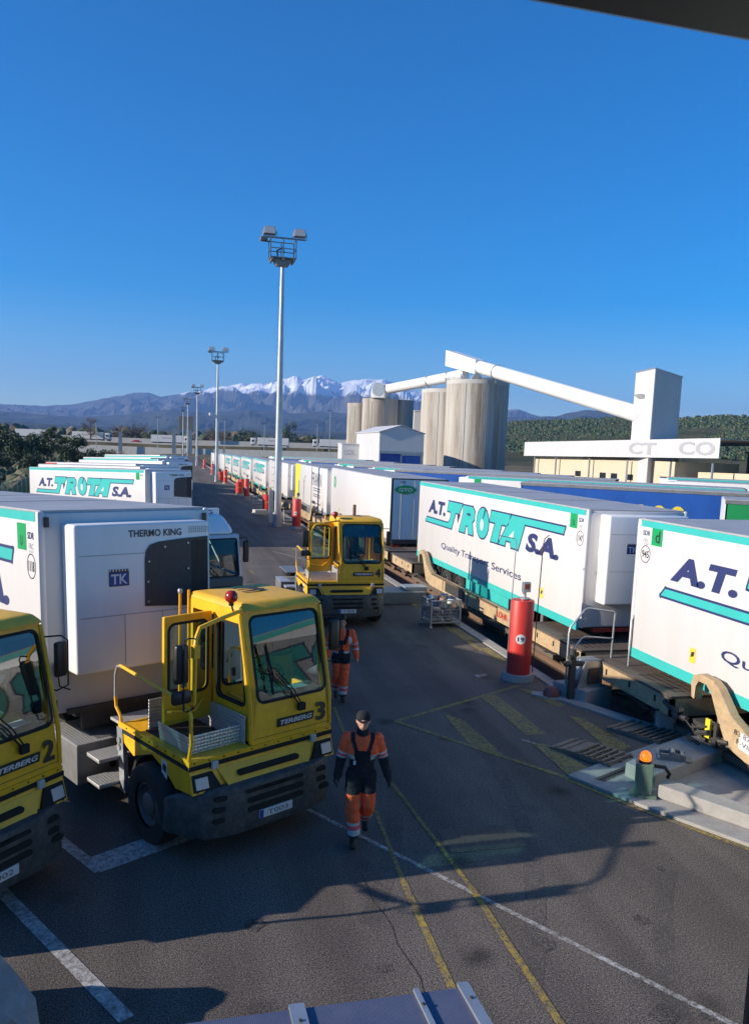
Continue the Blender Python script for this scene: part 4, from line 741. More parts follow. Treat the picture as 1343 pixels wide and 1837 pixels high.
    b = MB(); b.box(-1.2,1.2,2.35,3.02,.93,.96); b.box(-1.22,-.55,3.02,4.4,1.10,1.13); b.box(.55,1.22,3.02,4.4,1.10,1.13); b.build('rear_fender', 'steel_grey', t)
    for s in (-1, 1): wheel(t, (s*1.06,3.72,.52), .53, .30, s); wheel(t, (s*.74,3.72,.52), .53, .30, s)
    return t
tractor('3', 'T003', 'yellow yard tractor number 3 with open door and deck rails, nearest the camera', (1.207, 10.262, 0), .513)
tractor('2', 'T002', 'yellow yard tractor number 2 cut off by the left edge', (-1.97, 9.0, 0), .86)
tractor('4', 'T-004', 'yellow yard tractor number 4 farther back beside the train', (4.93, 22.7, 0), .03)

# ------------------------------------------------------------------ white road truck behind trailer 1118
def road_truck():
    t = thing('road_truck', 'white lorry cab with dark windscreen showing behind trailer 1118', 'truck', (.72, 20.1, 0), .46); t.scale = (1, 1, .92)
    b = MB(); b.hexa([(-1.25,.05,1.15),(1.25,.05,1.15),(1.25,2.2,1.15),(-1.25,2.2,1.15),(-1.25,.0,1.98),(1.25,.0,1.98),(1.25,2.2,1.98),(-1.25,2.2,1.98)]); b.build('cab_lower', 'dash_grey', t, bevel=.06, seg=3, smooth=True)
    b = MB(); b.hexa([(-1.25,.02,.45),(1.25,.02,.45),(1.25,2.2,.45),(-1.25,2.2,.45),(-1.25,.0,1.14),(1.25,.0,1.14),(1.25,2.2,1.14),(-1.25,2.2,1.14)]); b.build('bumper', 'white_clean', t, bevel=.06, seg=3, smooth=True)
    window_plate(t, 'cab_front', 'white_clean', (-1.24,1.24,1.98,3.12), (-1.16,1.16,2.0,3.02), lambda u, v, d: (u, .0+.16*(v-1.98)+.10*(u/1.24)**2+d, v), irad=.06, gl='cab_glass')
    for s in (-1, 1): window_plate(t, 'cab_side', 'white_clean', (.14,2.2,1.98,3.12), (.30,1.2,2.05,2.95), lambda u, v, d, s=s: (s*(1.25-d), max(u,.16*(v-1.98)+.12), v), irad=.06)
    b = MB(); b.box(-1.24,1.24,2.14,2.2,1.98,3.12); b.build('cab_back', 'white_clean', t)
    b = MB(); b.hexa([(-1.25,.24,3.10),(1.25,.24,3.10),(1.25,2.2,3.10),(-1.25,2.2,3.10),(-1.08,.75,3.66),(1.08,.75,3.66),(1.08,2.15,3.74),(-1.08,2.15,3.74)]); b.build('roof', 'unit_white', t, bevel=.22, seg=5, smooth=True)
    b = MB(); b.box(.25,1.0,.85,.95,3.60,3.80); s_ = b.build('roof_sign', 'unit_white', t, bevel=.02); b = MB(); b.text('MG', (.45,.845,3.64), (1,0,0), Z, .35, .11, .02); b.build('sign_letters', 'blue_door', s_)
    b = MB(); b.box(-1.1,1.1,.12,.5,1.98,2.02); d = b.build('dashboard', 'dash_grey', t); b = MB(); b.box(.05,.45,.16,.40,2.022,2.03); b.build('paper_sheet', 'paper', d)
    b = MB(); n = 18; c = Vector((.62,.60,2.2)); b.tube([c+Vector((.22*cos(2*PI*k/n), .15*sin(2*PI*k/n), .16*sin(2*PI*k/n))) for k in range(n+1)], .02, 6); b.build('steering_wheel', 'matt_black', t)
    for x in (-.6,.6): b = MB(); b.box(x-.26,x+.26,.95,1.15,1.9,2.8); b.box(x-.26,x+.26,.6,1.1,1.7,1.95); b.build('seat', 'seat_grey', t, bevel=.05)
    for s in (-1, 1):
        b = MB(); b.box(min(s*1.30,s*1.46),max(s*1.30,s*1.46),.12,.2,2.35,2.95); b.build('mirror', 'black_plastic', t, bevel=.03); b = MB(); b.tube([(s*1.2,.2,3.02),(s*1.35,.1,3.05),(s*1.40,.12,2.9)], .014, 6); b.build('mirror_arm', 'matt_black', t)
        wheel(t, (s*1.08,1.35,.5), .5, .3, s); wheel(t, (s*1.0,5.0,.5), .5, .5, s)
        b = MB(); b.box(min(s*.65,s*1.15),max(s*.65,s*1.15),-.03,.06,.72,.95); b.build('headlamp', 'lamp_glass', t)
    b = MB(); b.tube([(-.1,-.02,2.05),(-.25,.05,2.35)], .012, 6); b.tube([(.5,-.02,2.05),(.3,.05,2.3)], .012, 6); b.box(.02,.14,.14,.22,3.0,3.16); b.build('windscreen_wiper', 'matt_black', t)
    b = MB(); b.box(-.8,.9,-.02,.03,1.3,1.75); b.build('radiator_grille', 'matt_black', t)
    b = MB(); b.box(-.5,-.3,1.5,6.2,.6,.9); b.box(.3,.5,1.5,6.2,.6,.9); b.build('chassis', 'chassis_dark', t)
road_truck()
# ------------------------------------------------------------------ rail wagons
WG = 'beige rail wagons under the train'
def wagon(label, y0, y1, near=True, far=True, simple=False, lohr=False, loc_z=0.0):
    """side beams between two end decks; y0 near end, y1 far end of the pocket"""
    t = thing('rail_wagon', label, 'rail wagon', (TX, y0, loc_z), 0, WG); Ln = y1-y0
    for s in (-1, 1):
        b = MB(); x = s*1.60; arm = [(2.6,.78),(2.15,.98),(1.78,1.34),(1.60,1.43),(1.25,1.45),(1.08,1.38),(1.03,1.22),(1.07,.98),(1.15,.96),(1.16,1.2),(1.23,1.31),(1.44,1.31),(1.60,1.19),(1.82,.82),(2.1,.44),(2.6,.34)]; e0 = [(q+2.35,z) for q, z in arm] if near else [(2.9,.80),(2.9,.42)]; e1 = [(Ln-2.35-q,z) for q, z in arm[::-1]] if far else [(Ln-2.9,.42),(Ln-2.9,.80)]; p = e0+e1
        b.prism(p, 'x', min(x,x-s*.16), max(x,x-s*.16)); sb = b.build('side_beam', 'beige_wagon', t, fix=True)
        if not simple:
            b = MB(); k = 5.2
            while k < Ln-5.6: b.box(min(x,x+s*.012),max(x,x+s*.012),k,k+.05,.42,.79); k += 2.4
            b.box(min(x,x+s*.05),max(x,x+s*.05),5.2,Ln-5.2,.77,.81); b.build('beam_rib', 'rust', sb)
            b = MB(); b.box(min(x,x+s*.014),max(x,x+s*.014),Ln*.48,Ln*.48+1.9,.43,.76); b.build('beam_panel', 'chassis_dark', sb)
            if s < 0 and lohr:
                b = MB(); b.text('LOHR', (x-.006,5.2,.53), (0,-1,0), Z, .75, .18, .03); b.build('maker_lettering', 'red_mark', sb)
    b = MB(); b.box(-1.4,1.4,2.0,Ln-2.0,.10,.22); b.build('pocket_floor', 'wagon_deck', t)
    for a in (0, Ln-3.0):
        b = MB(); b.box(-1.72,1.72,a,a+3.0,.80,.85); d = b.build('end_deck', 'wagon_deck', t)
        b = MB(); b.box(-1.70,-1.62,a,a+3.0,.46,.795); b.box(1.62,1.70,a,a+3.0,.46,.795); b.box(-1.7,1.7,a,a+.08,.46,.795); b.box(-1.7,1.7,a+2.92,a+3.0,.46,.795); b.build('deck_fascia', 'beige_wagon', d)
        if not simple:
            b = MB()
            for i in range(14):
                for j in range(5): b.box(-1.5+j*.16,-1.5+j*.16+.10,a+.25+i*.09,a+.25+i*.09+.03,.8505,.854)
            tag(b.build('deck_grating', 'matt_black', d), kind='stuff')
            b = MB(); [b.box(-1.712,-1.702,a+q,a+q+.05,.6,.72) for q in (.5,1.4,2.3)]; b.tube([(-1.75,a+.3,.5),(-1.8,a+.7,.38),(-1.75,a+1.2,.48),(-1.78,a+1.7,.40)], .02, 6); b.build('brake_hose', 'matt_black', d)
        for y in (a+.6, a+2.4):
            for s in (-1, 1):
                b = MB(); b.lathe([(.30,-.06),(.40,-.06),(.42,.0),(.36,.06),(.12,.06),(.10,-.06),(.30,-.06)], (s*.75,y,.08), 'x', 18); b.build('bogie_wheel', 'rust', t, smooth=True)
        b = MB(); b.box(-.95,-.82,a+.1,a+2.9,.05,.42); b.box(.82,.95,a+.1,a+2.9,.05,.42); b.box(-.9,.9,a+1.3,a+1.7,.1,.45); b.build('bogie_frame', 'chassis_dark', t)
    return t
w945 = wagon('beige wagon with swan-neck side beam under trailer 945', -2.0, 15.8, near=False)
for ch in list(w945.children):
    if ch.name.startswith('side_beam'):
        if min(v.co.x for v in ch.data.vertices) < 0:
            Ln = 17.8; b = MB(); b.poly([(-1.607,Ln-4.75,.52),(-1.607,Ln-5.5,.44),(-1.607,Ln-5.5,.74),(-1.607,Ln-4.75,.80)]); q = b.build('number_panel', 'plate_white', ch)
            b = MB(); b.text('83 87 4978', (-1.610,Ln-4.62,.72), (0,-1,-.08), Z, .80, .085, .0); b.text('F-VIIA', (-1.610,Ln-4.70,.58), (0,-1,-.08), Z, .45, .085, .0); b.build('wagon_number', 'ink', ch)
b = MB(); rnd = random.Random(9)
for k in range(16): x = -1.62+rnd.uniform(-.12,.25); y = 13.1+rnd.uniform(0,1.5); z = rnd.uniform(.25,.7); b.tube([(x,y,z),(x+rnd.uniform(-.1,.1),y+rnd.uniform(.1,.4),z+rnd.uniform(-.15,.1)),(x+rnd.uniform(-.1,.1),y+rnd.uniform(.3,.7),z+rnd.uniform(-.1,.1))], rnd.uniform(.015,.05), 6)
b.box(-1.66,-1.56,13.55,13.62,.35,.75); b.box(-1.6,-1.35,13.9,14.3,.3,.6); tag(b.build('brake_gear', 'chassis_dark', w945), kind='stuff')
b = MB(); b.box(-1.70,-1.66,13.68,13.80,.45,.78); b.build('release_lever', 'logo_yellow', w945)
wagon('beige wagon with red lettering on its side beam under trailer 1147', 16.2, 32.6, near=False, lohr=True)
wagon('beige wagon under the trailer with the green diamond emblem', 33.2, 49.0)
ws = wagon('beige wagon under the yellow-banded trailer', 49.4, 65.6, simple=True, loc_z=tz(56))
for y, l in ((66.2,'under the plain trailer behind the tallest mast'),(82.4,'under the lettered trailer left of the tallest mast'),(98.6,'first beyond the tallest mast'),(114.8,'second beyond the tallest mast'),(131,'third beyond the tallest mast')):
    c = copy_tree(ws); place(c, (TX, y, tz(y+8)), 0, 'distant beige wagon '+l)

# ------------------------------------------------------------------ concrete apron with ramps in front of the swivelling pocket
ap = MB(); ap.prism([(6.29,11.50),(9.40,13.00),(9.30,12.62),(6.62,11.28),(7.30,10.45),(7.95,9.35),(9.2,7.2),(8.8,6.9),(7.55,9.1),(6.86,10.30)], 'z', -.2, .05); ap = tag(ap.build('apron_kerb', 'concrete', fix=True), kind='structure')
b = MB(); b.prism([(6.75,11.2),(9.25,12.5),(12.6,7.8),(9.3,7.0)], 'z', -.3, .012); tag(b.build('apron_floor', 'concrete'), kind='structure')
t = thing('swivel_pad', 'raised concrete pad with steel guide rollers beside the beacon post', 'platform', (0,0,0))
b = MB(); b.prism([(7.45,10.86),(9.62,11.82),(9.25,12.52),(8.15,11.98),(7.25,11.40)], 'z', .0, .24); b.build('slab', 'concrete', t, bevel=.02)
for cx, cy in ((8.15,11.45),(9.20,12.12)):
    b = MB(); c = Vector((cx,cy,.24)); d = Vector((.87,-.49,0)); n = Vector((.49,.87,0))
    for s in (-1, 1): b.bar(c+n*.10*s-d*.20+Z*.05, c+n*.10*s+d*.20+Z*.05, .035, .10); b.bar(c+n*.10*s-d*.05+Z*.10, c+n*.10*s+d*.12+Z*.08, .03, .07)
    b.bar(c-d*.24+Z*.012, c+d*.30+Z*.012, .28, .024); q = b.build('roller_bracket', 'steel_grey', t)
    b = MB(); b.cyl(c+d*.0-n*.09+Z*.10, c+d*.0+n*.09+Z*.10, .045, n=12); b.cyl(c+d*.15-n*.09+Z*.07, c+d*.15+n*.09+Z*.07, .04, n=12); b.build('roller', 'galvanised', q)
for k, pts in enumerate([[(6.58,12.78),(7.19,13.11),(7.78,12.02),(7.15,11.68)], [(8.14,13.58),(8.85,13.93),(9.32,12.82),(8.62,12.52)]]):
    t = thing('loading_ramp', ('slatted steel ramp at the near edge of the yellow hatching', 'slatted steel ramp next to the track, farther right')[k], 'ramp', (0,0,0)); A, B, C, D = [Vector((x,y,0)) for x, y in pts]
    b = MB(); b.hexa([A+Z*.005,B+Z*.005,B.lerp(C,.42)+Z*.005,A.lerp(D,.42)+Z*.005,A+Z*.03,B+Z*.03,B.lerp(C,.42)+Z*.09,A.lerp(D,.42)+Z*.09]); b.build('ramp_plate', 'ramp_metal', t, fix=True)
    for q in (.10,.24): b = MB(); b.bar(A.lerp(D,q)+Z*(.04+q*.13), B.lerp(C,q)+Z*(.04+q*.13), .045, .03); b.build('plate_rib', 'ramp_metal', t)
    for i in range(6): q = .46+i*.10; b = MB(); b.bar(A.lerp(D,q)+Z*.085, B.lerp(C,q)+Z*.085, .04, .06); b.build('slat', 'ramp_metal', t)
    for s in (.03,.5,.97): b = MB(); b.bar(A.lerp(B,s).lerp(D.lerp(C,s),.42)+Z*.05, A.lerp(B,s).lerp(D.lerp(C,s),1)+Z*.05, .05, .08); b.build('stringer', 'ramp_metal', t)
b = MB(); A = Vector((7.38,10.55,0)); B = Vector((8.06,9.40,0)); d = (B-A).normalized(); B = A+d*2.4; n = Vector((-d.y,d.x,0)); t = thing('box_girder', 'long hollow concrete-coloured box beam lying along the apron edge', 'beam', (0,0,0))
w_, h_ = .17, .21; b.hexa([A-n*w_+Z*.052,A+n*w_+Z*.052,B+n*w_+Z*.052,B-n*w_+Z*.052,A-n*w_+Z*(.052+h_),A+n*w_+Z*(.052+h_),B+n*w_+Z*(.052+h_),B-n*w_+Z*(.052+h_)]); b.build('beam', 'concrete', t, bevel=.012)
B2 = A+d*1.33; 
t = thing('beacon_post', 'green metal post with lit amber beacon beside the apron', 'beacon', (7.08,10.60,.05), -.55)
b = MB(); b.box(-.13,.13,-.11,.11,0,.52); b.build('post', 'green_paint', t, bevel=.012); b = MB(); b.box(-.2,.2,-.15,.15,-.005,.04); b.build('base_plate', 'green_paint', t)
b = MB(); b.cyl((0,0,.52),(0,0,.56),.09,n=16); bb = b.build('beacon_base', 'black_plastic', t); b = MB(); b.lathe([(.085,.56),(.085,.63),(.07,.67),(.03,.70),(.001,.705)], (0,0,0), 'z', 16); b.build('beacon_lens', 'amber_lens', bb, smooth=True)
b = MB(); b.tube([(.12,.1,.45),(.3,.18,.42),(.38,.24,.3),(.36,.3,.22)], .03, 6); b.build('hose', 'black_rubber', t)

# ------------------------------------------------------------------ red posts with wire aerials
GP = 'red cylindrical posts along the platform'
def red_post(num, label, loc, simple=False):
    t = thing('red_post', label, 'post', loc, 0, GP)
    b = MB(); b.lathe([(.001,.16),(.34,.16),(.36,.13),(.36,-.3)], (0,0,0), 'z', 28); b.build('concrete_base', 'concrete', t, smooth=True)
    b = MB(); b.lathe([(.27,.155),(.27,1.84),(.255,1.87),(.001,1.90)], (0,0,0), 'z', 32); c = b.build('cylinder', 'red_paint', t, smooth=True)
    n = 24; b = MB(); a0 = math.atan2(-16, -6.5); 
    pt = lambda u, v, r=.273: (r*cos(a0+u/r), r*sin(a0+u/r), 1.0+v)
    if num:
        [b.poly([pt(-.115*cos(PI*k/16),-.115*sin(PI*k/16)),pt(-.115*cos(PI*(k+1)/16),-.115*sin(PI*(k+1)/16)),pt(-.115*cos(PI*(k+1)/16),.115*sin(PI*(k+1)/16)),pt(-.115*cos(PI*k/16),.115*sin(PI*k/16))]) for k in range(16)]; q = b.build('number_disc', 'plate_white', c)
        b = MB(); vs, fs, bw, bh, x0_, y0_ = text_geo(num, .02); b.add([pt(((x-x0_)/bw-.5)*.15, ((y-y0_)/bh-.5)*.10, .279) for x, y in vs], fs); b.build('post_number', 'navy', q)
    b = MB(); b.lathe([(.12,1.895),(.12,1.92),(.03,1.93),(.03,2.02)], (.04,-.02,0), 'z', 14); b.build('flange', 'galvanised', t, smooth=True)
    b = MB(); b.box(-.02,.16,-.06,.06,2.05,2.28); b.box(.0,.06,-.05,.05,2.0,2.05); cb_ = b.build('control_box', 'galvanised', t, bevel=.012); b = MB(); b.box(.01,.13,-.065,-.061,2.12,2.24); b.build('box_screen', 'red_lens', cb_)
    if not simple:
        b = MB(); b.tube([(-.30,.0,.2),(-.27,0,1.9),(-.24,0,3.20),(-.27,.02,3.27),(-.62,.12,3.33)], .011, 6); b.build('wire_aerial', 'galvanised', t)
        b = MB(); b.tube([(.36,.02,.1),(.40,.02,1.9),(.43,.02,3.15),(.46,.02,3.28),(.56,.02,3.36)], .012, 6); b.cyl((.42,.02,2.95),(.42,.02,3.05),.022,n=8); b.build('wire_aerial', 'rust', t)
    return t
P19 = red_post('19', 'red post numbered 19 with concrete base and thin wire aerials', (7.83, 17.0, 0))
p18 = red_post('18', 'red post beside the yellow-banded trailer, left of tractor 4', (7.75, 51.0, gz(8,51)))
p17 = red_post('17', 'red post beyond the tallest mast, with a wire cage to its right', (7.35, 81.5, gz(8,81)), True)
for x, y, l in ((7.25,112,'red post just right of the second tallest mast'),(7.2,146,'small red post left of the second tallest mast base'),(7.0,176,'small red post two places beyond the second mast'),(6.6,208,'tiny red post at the far end of the platform')):
    o = copy_tree(p17); place(o, (x, y, gz(x,y)), 0, l)
GD = 'short red drums along the platform'
def drum(label, loc, s=1.0):
    t = thing('red_drum', label, 'drum', loc, 0, GD); b = MB(); b.lathe([(.001,.25),(.38,.25),(.38,.6),(.40,.62),(.38,.64),(.38,1.0),(.40,1.02),(.38,1.04),(.38,1.38),(.001,1.40)], (0,0,0), 'z', 20); b.build('drum', 'red_paint', t, smooth=True)
    b = MB(); b.box(-.3,.3,-.3,.3,-.1,.25); b.build('plinth', 'concrete', t); b = MB(); b.box(-.2,.1,-.39,-.37,.78,.88); b.build('drum_label', 'sticker_yellow', t); return t
d0 = drum('short red drum just left of the tallest mast', (7.35, 63.5, gz(8,63)))
for x, y, l in ((7.9,93,'short red drum behind the third red post'),(7.0,86,'short red drum beside the third red post'),(7.0,118,'tiny red drum at the foot of the second mast')):
    o = copy_tree(d0); place(o, (x, y, gz(x,y)), 0, l)

# ------------------------------------------------------------------ crossing stand with bent rail beside post 19, dark valve column, red cap
t = thing('rail_stand', 'bent pipe railing standing on a grey steel box beside post 19', 'stand', (8.66,15.55,0), 0)
b = MB(); b.prism([(-.52,.32),(.22,.52),(.60,-.24),(-.16,-.50)], 'z', -.3, .28); b.build('plinth', 'concrete', t, bevel=.02)
b = MB(); b.hexa([(-.26,-.30,.28),(.36,-.20,.28),(.30,.20,.28),(-.30,.12,.28),(-.10,-.30,.86),(.34,-.20,.86),(.28,.18,.86),(-.12,.12,.86)]); q = b.build('steel_box', 'galvanised', t, fix=True); b = MB(); b.hexa([(-.02,-.290,.36),(.28,-.240,.36),(.27,-.20,.36),(-.02,-.20,.36),(-.0,-.292,.70),(.28,-.24,.70),(.27,-.20,.70),(-.0,-.20,.70)]); b.build('box_recess', 'chassis_dark', q, fix=True)
b = MB(); b.tube([(-.38,.0,.3),(-.38,.0,1.42),(-.34,.02,1.55),(-.02,.04,1.92),(.05,.04,1.95),(.62,.0,1.88),(.68,.0,1.83),(.66,.0,.75)], .022, 8); b.build('pipe_rail', 'galvanised', t, smooth=True)
b = MB(); b.tube([(-.36,.0,.95),(-.30,.0,1.0),(-.05,.03,1.30),(.02,.03,1.33),(.66,.0,1.28)], .018, 8); b.build('mid_rail', 'galvanised', t, smooth=True)
t = thing('valve_column', 'dark steel valve column in front of the bent railing', 'valve', (8.30,15.35,0), 0); b = MB(); b.bar((0,0,-.05),(0,0,.95),.12); b.bar((.06,.02,0),(.06,.02,.85),.06); b.build('column', 'chassis_dark', t); b = MB(); b.cyl((-.18,0,.80),(.2,0,.80),.06,n=10); b.cyl((0,0,.9),(0,0,1.12),.07,n=10); b.cyl((-.12,-.05,.95),(.14,.05,1.0),.05,n=8); b.build('valve_body', 'chassis_dark', t)
t = thing('ground_dome', 'faded red dome on the ground beside the valve column', 'dome', (8.0,15.62,.0), 0); b = MB(); b.lathe([(.18,0),(.18,.09),(.14,.17),(.06,.21),(.001,.22)], (0,0,.02), 'z', 16); b.build('dome', 'red_faded', t, smooth=True); b = MB(); b.lathe([(.001,.03),(.23,.03),(.23,0)], (0,0,0), 'z', 16); b.build('rim', 'concrete', t)
t = thing('rail_hoop', 'bent pipe hoop standing on the wagon end deck near trailer 945', 'railing', (9.35,14.9,.85), 0); b = MB(); b.tube([(0,0,0),(0,0,1.0),(.05,0,1.08),(.12,0,1.1),(.62,0,1.1),(.7,0,1.05),(.7,0,0)], .022, 8); b.build('hoop', 'galvanised', t, smooth=True)
t = thing('concrete_pier', 'short concrete pier at the trackside below trailer 945', 'pier', (9.28,13.35,-.3), -.5); b = MB(); b.box(-.18,.18,-.2,.2,0,1.0); b.build('pier', 'concrete', t, bevel=.04)
t = thing('jacking_stand', 'grey steel docking block between tractor 4 and the train', 'block', (7.9,26.4,0), 0); b = MB(); b.box(-1.2,.5,-.5,.6,0,.42); b.build('block', 'steel_grey', t, bevel=.03); b = MB(); b.box(-.2,.6,-.3,.3,.42,.56); b.build('pad', 'galvanised', t, bevel=.02); b = MB(); b.box(-1.5,-1.2,-.2,.2,.0,.16); b.build('foot', 'concrete', t)

# ------------------------------------------------------------------ wire cages
GC = 'wire cages on the platform'
def cage(label, loc, rz, full=True):
    t = thing('wire_cage', label, 'cage', loc, rz, GC); W, D, H = .46, .36, .82
    for x in (-W,W):
        for y in (-D,D): b = MB(); b.bar((x,y,0),(x,y,H),.045); b.cyl((x,y,0),(x,y,.05),.05,.03,n=8); b.build('corner_post', 'galvanised', t)
    b = MB()
    for z in (.15,H-.02):
        for y in (-D,D): b.bar((-W,y,z),(W,y,z),.035)
        for x in (-W,W): b.bar((x,-D,z),(x,D,z),.035)
    b.build('frame_rail', 'galvanised', t)
    for nm, f, ln in (('mesh_panel', lambda u, z: (u,-D,z), W), ('mesh_panel', lambda u, z: (u,D,z), W), ('mesh_panel', lambda u, z: (-W,u,z), D), ('mesh_panel', lambda u, z: (W,u,z), D)):
        b = MB(); n = int(ln*2/.11)
        for k in range(1, n): u = -ln+2*ln*k/n; b.cyl(f(u,.15), f(u,H-.02), .006, n=4, cap=False)
        for k in range(1, 7): b.cyl(f(-ln,.15+.65*k/7), f(ln,.15+.65*k/7), .006, n=4, cap=False)
        b.build(nm, 'galvanised', t)
    b = MB(); b.box(-W,W,-D,D,.12,.14); b.build('floor', 'steel_grey', t)
    return t
c0 = cage('wire mesh cage full of rubbish beside the wagon with red lettering', (7.87, 22.75, 0), .06)
rnd = random.Random(3)
tr = thing('rubbish_heap', 'blue and brown rubbish piled inside the near wire cage', 'rubbish', (7.87,22.75,.15), .06)
for i in range(26):
    x, y, z = rnd.uniform(-.34,.34), rnd.uniform(-.26,.26), (rnd.uniform(.05,.35) if i < 14 else rnd.uniform(.45,.72)); s = rnd.uniform(.07,.15); b = MB(); n = 7
    vs = [Vector((x,y,z))+Vector((cos(2*PI*k/n)*s*rnd.uniform(.6,1.2), sin(2*PI*k/n)*s*rnd.uniform(.6,1.2), h_*s*.8)) for h_ in (-.6,.1,.7) for k in range(n)]
    b.add(vs, [(r_*n+k,r_*n+(k+1)%n,(r_+1)*n+(k+1)%n,(r_+1)*n+k) for r_ in range(2) for k in range(n)]+[tuple(range(2*n,3*n)), tuple(range(n-1,-1,-1))]); b.build('rubbish_piece', ('trash_mixed','trash_blue','paper','trash_mixed')[i%4] if i > 13 else 'trash_mixed', tr)
for x, y, l in ((7.45,72,'wire cage just left of the tallest mast'),(8.0,55.5,'wire cage behind the foot of the tallest mast')): o = copy_tree(c0); place(o, (x,y,gz(x,y)), 0, l)
t = thing('concrete_block', 'pale concrete block on the ground beside the tallest mast', 'block', (6.6,62,gz(7,62)), .3); b = MB(); b.box(-.5,.5,-.3,.3,-.05,.35); b.build('block', 'concrete_pale', t, bevel=.05)
t = thing('signal_cabinet', 'pale grey trackside cabinet right of the short red drum', 'cabinet', (8.15,64.8,gz(8,64)), 0); b = MB(); b.box(-.35,.35,-.3,.3,-.1,1.35); b.build('cabinet', 'concrete_pale', t, bevel=.02); b = MB(); b.box(-.30,.30,-.315,-.301,.1,1.25); b.build('door', 'galvanised', t)

# ------------------------------------------------------------------ floodlight masts
GM = 'floodlight masts along the yard'
def mast(label, loc, H=16.6, r0=.26):
    t = thing('floodlight_mast', label, 'mast', loc, 0, GM)
    b = MB(); b.lathe([(r0*1.25,-.3),(r0*1.25,.9),(r0,.95),(r0*.45,H),(.001,H)], (0,0,0), 'z', 16); b.build('pole', 'galvanised', t, smooth=True)
    b = MB(); [b.bar((-r0*(1-.55*z/H)-.16,0,z),(-r0*(1-.55*z/H),0,z),.025) for z in [2.5+.42*k for k in range(int((H-3)/.42))]]; b.build('climbing_rungs', 'galvanised', t)
    b = MB(); b.box(-.82,.78,-.55,.55,H-.02,H+.05); [b.bar((x,-.65,H-.1),(x,.65,H-.1),.12) for x in (-.7,0,.65)]; b.hexa([(-.35,-.35,H-.4),(.35,-.35,H-.4),(.35,.35,H-.4),(-.35,.35,H-.4),(-.6,-.4,H-.05),(.6,-.4,H-.05),(.6,.4,H-.05),(-.6,.4,H-.05)]); b.build('platform', 'steel_grey', t)
    b = MB()
    for x, y in ((-.80,-.53),(.76,-.53),(.76,.53),(-.80,.53),(-.02,-.53),(-.02,.53)): b.bar((x,y,H),(x,y,H+1.15),.055)
    for z in (.55,1.12):
        b.bar((-.80,-.53,H+z),(.76,-.53,H+z),.05); b.bar((-.80,.53,H+z),(.76,.53,H+z),.05); b.bar((-.80,-.53,H+z),(-.80,.53,H+z),.05); b.bar((.76,-.53,H+z),(.76,.53,H+z),.05)
    b.build('guard_rail', 'steel_grey', t)
    b = MB(); b.bar((-1.3,-.3,H+1.2),(1.3,-.3,H+1.2),.09); b.bar((-1.25,.45,H+1.1),(-.7,.45,H+1.1),.08); b.build('cross_arm', 'steel_grey', t)
    for x in (-.86,1.0):
        b = MB(); b.hexa([(x-.38,-.50,H+1.34),(x+.38,-.50,H+1.34),(x+.38,.0,H+1.34),(x-.38,.0,H+1.34),(x-.32,-.36,H+1.84),(x+.32,-.36,H+1.84),(x+.32,.05,H+1.76),(x-.32,.05,H+1.76)]); l = b.build('floodlight', 'steel_grey', t, bevel=.05); b = MB(); b.poly([(x-.33,-.505,H+1.38),(x+.33,-.505,H+1.38),(x+.28,-.38,H+1.8),(x-.28,-.38,H+1.8)]); b.build('floodlight_glass', 'lamp_glass', l); b = MB(); b.tube([(x-.43,-.2,H+1.6),(x-.43,-.25,H+1.22),(x+.43,-.25,H+1.22),(x+.43,-.2,H+1.6)], .03, 6); b.build('yoke', 'steel_grey', l)
    b = MB(); b.box(-1.35,-.9,.3,.7,H+1.12,H+1.36); b.build('floodlight', 'steel_grey', t, bevel=.04)
    b = MB(); b.tube([(-.3,0,H+.05),(-.35,0,H+.5),(0,0,H+.7),(.1,0,H+.4)], .06, 6); b.build('cable_loop', 'matt_black', t); b = MB(); b.box(-.55,-.28,-.15,.1,.25,2.3); b.build('cable_box', 'galvanised', t)
    return t
m0 = mast('tallest floodlight mast, nearest, with railed platform of lamps on top', (6.72, 52.6, gz(7,52)))
for x, y, l, h in ((6.35,117,'second floodlight mast, left of the nearest one',1.0),(6.0,194,'third floodlight mast counting from the nearest',1.0),(5.1,252,'fourth floodlight mast counting from the nearest',1.0),(4.75,318,'fifth and farthest floodlight mast of the row',1.0)):
    o = copy_tree(m0); place(o, (x,y,gz(x,y)), 0, l)
t = next(o for o in COL.objects if o.get('label','').startswith('second floodlight')); b = MB(); b.bar((-.2,0,9.4),(-1.0,-.2,9.4),.06); b.cyl((-1.0,-.2,9.15),(-1.0,-.2,9.5),.14,n=10); b.build('camera_arm', 'unit_white', t)
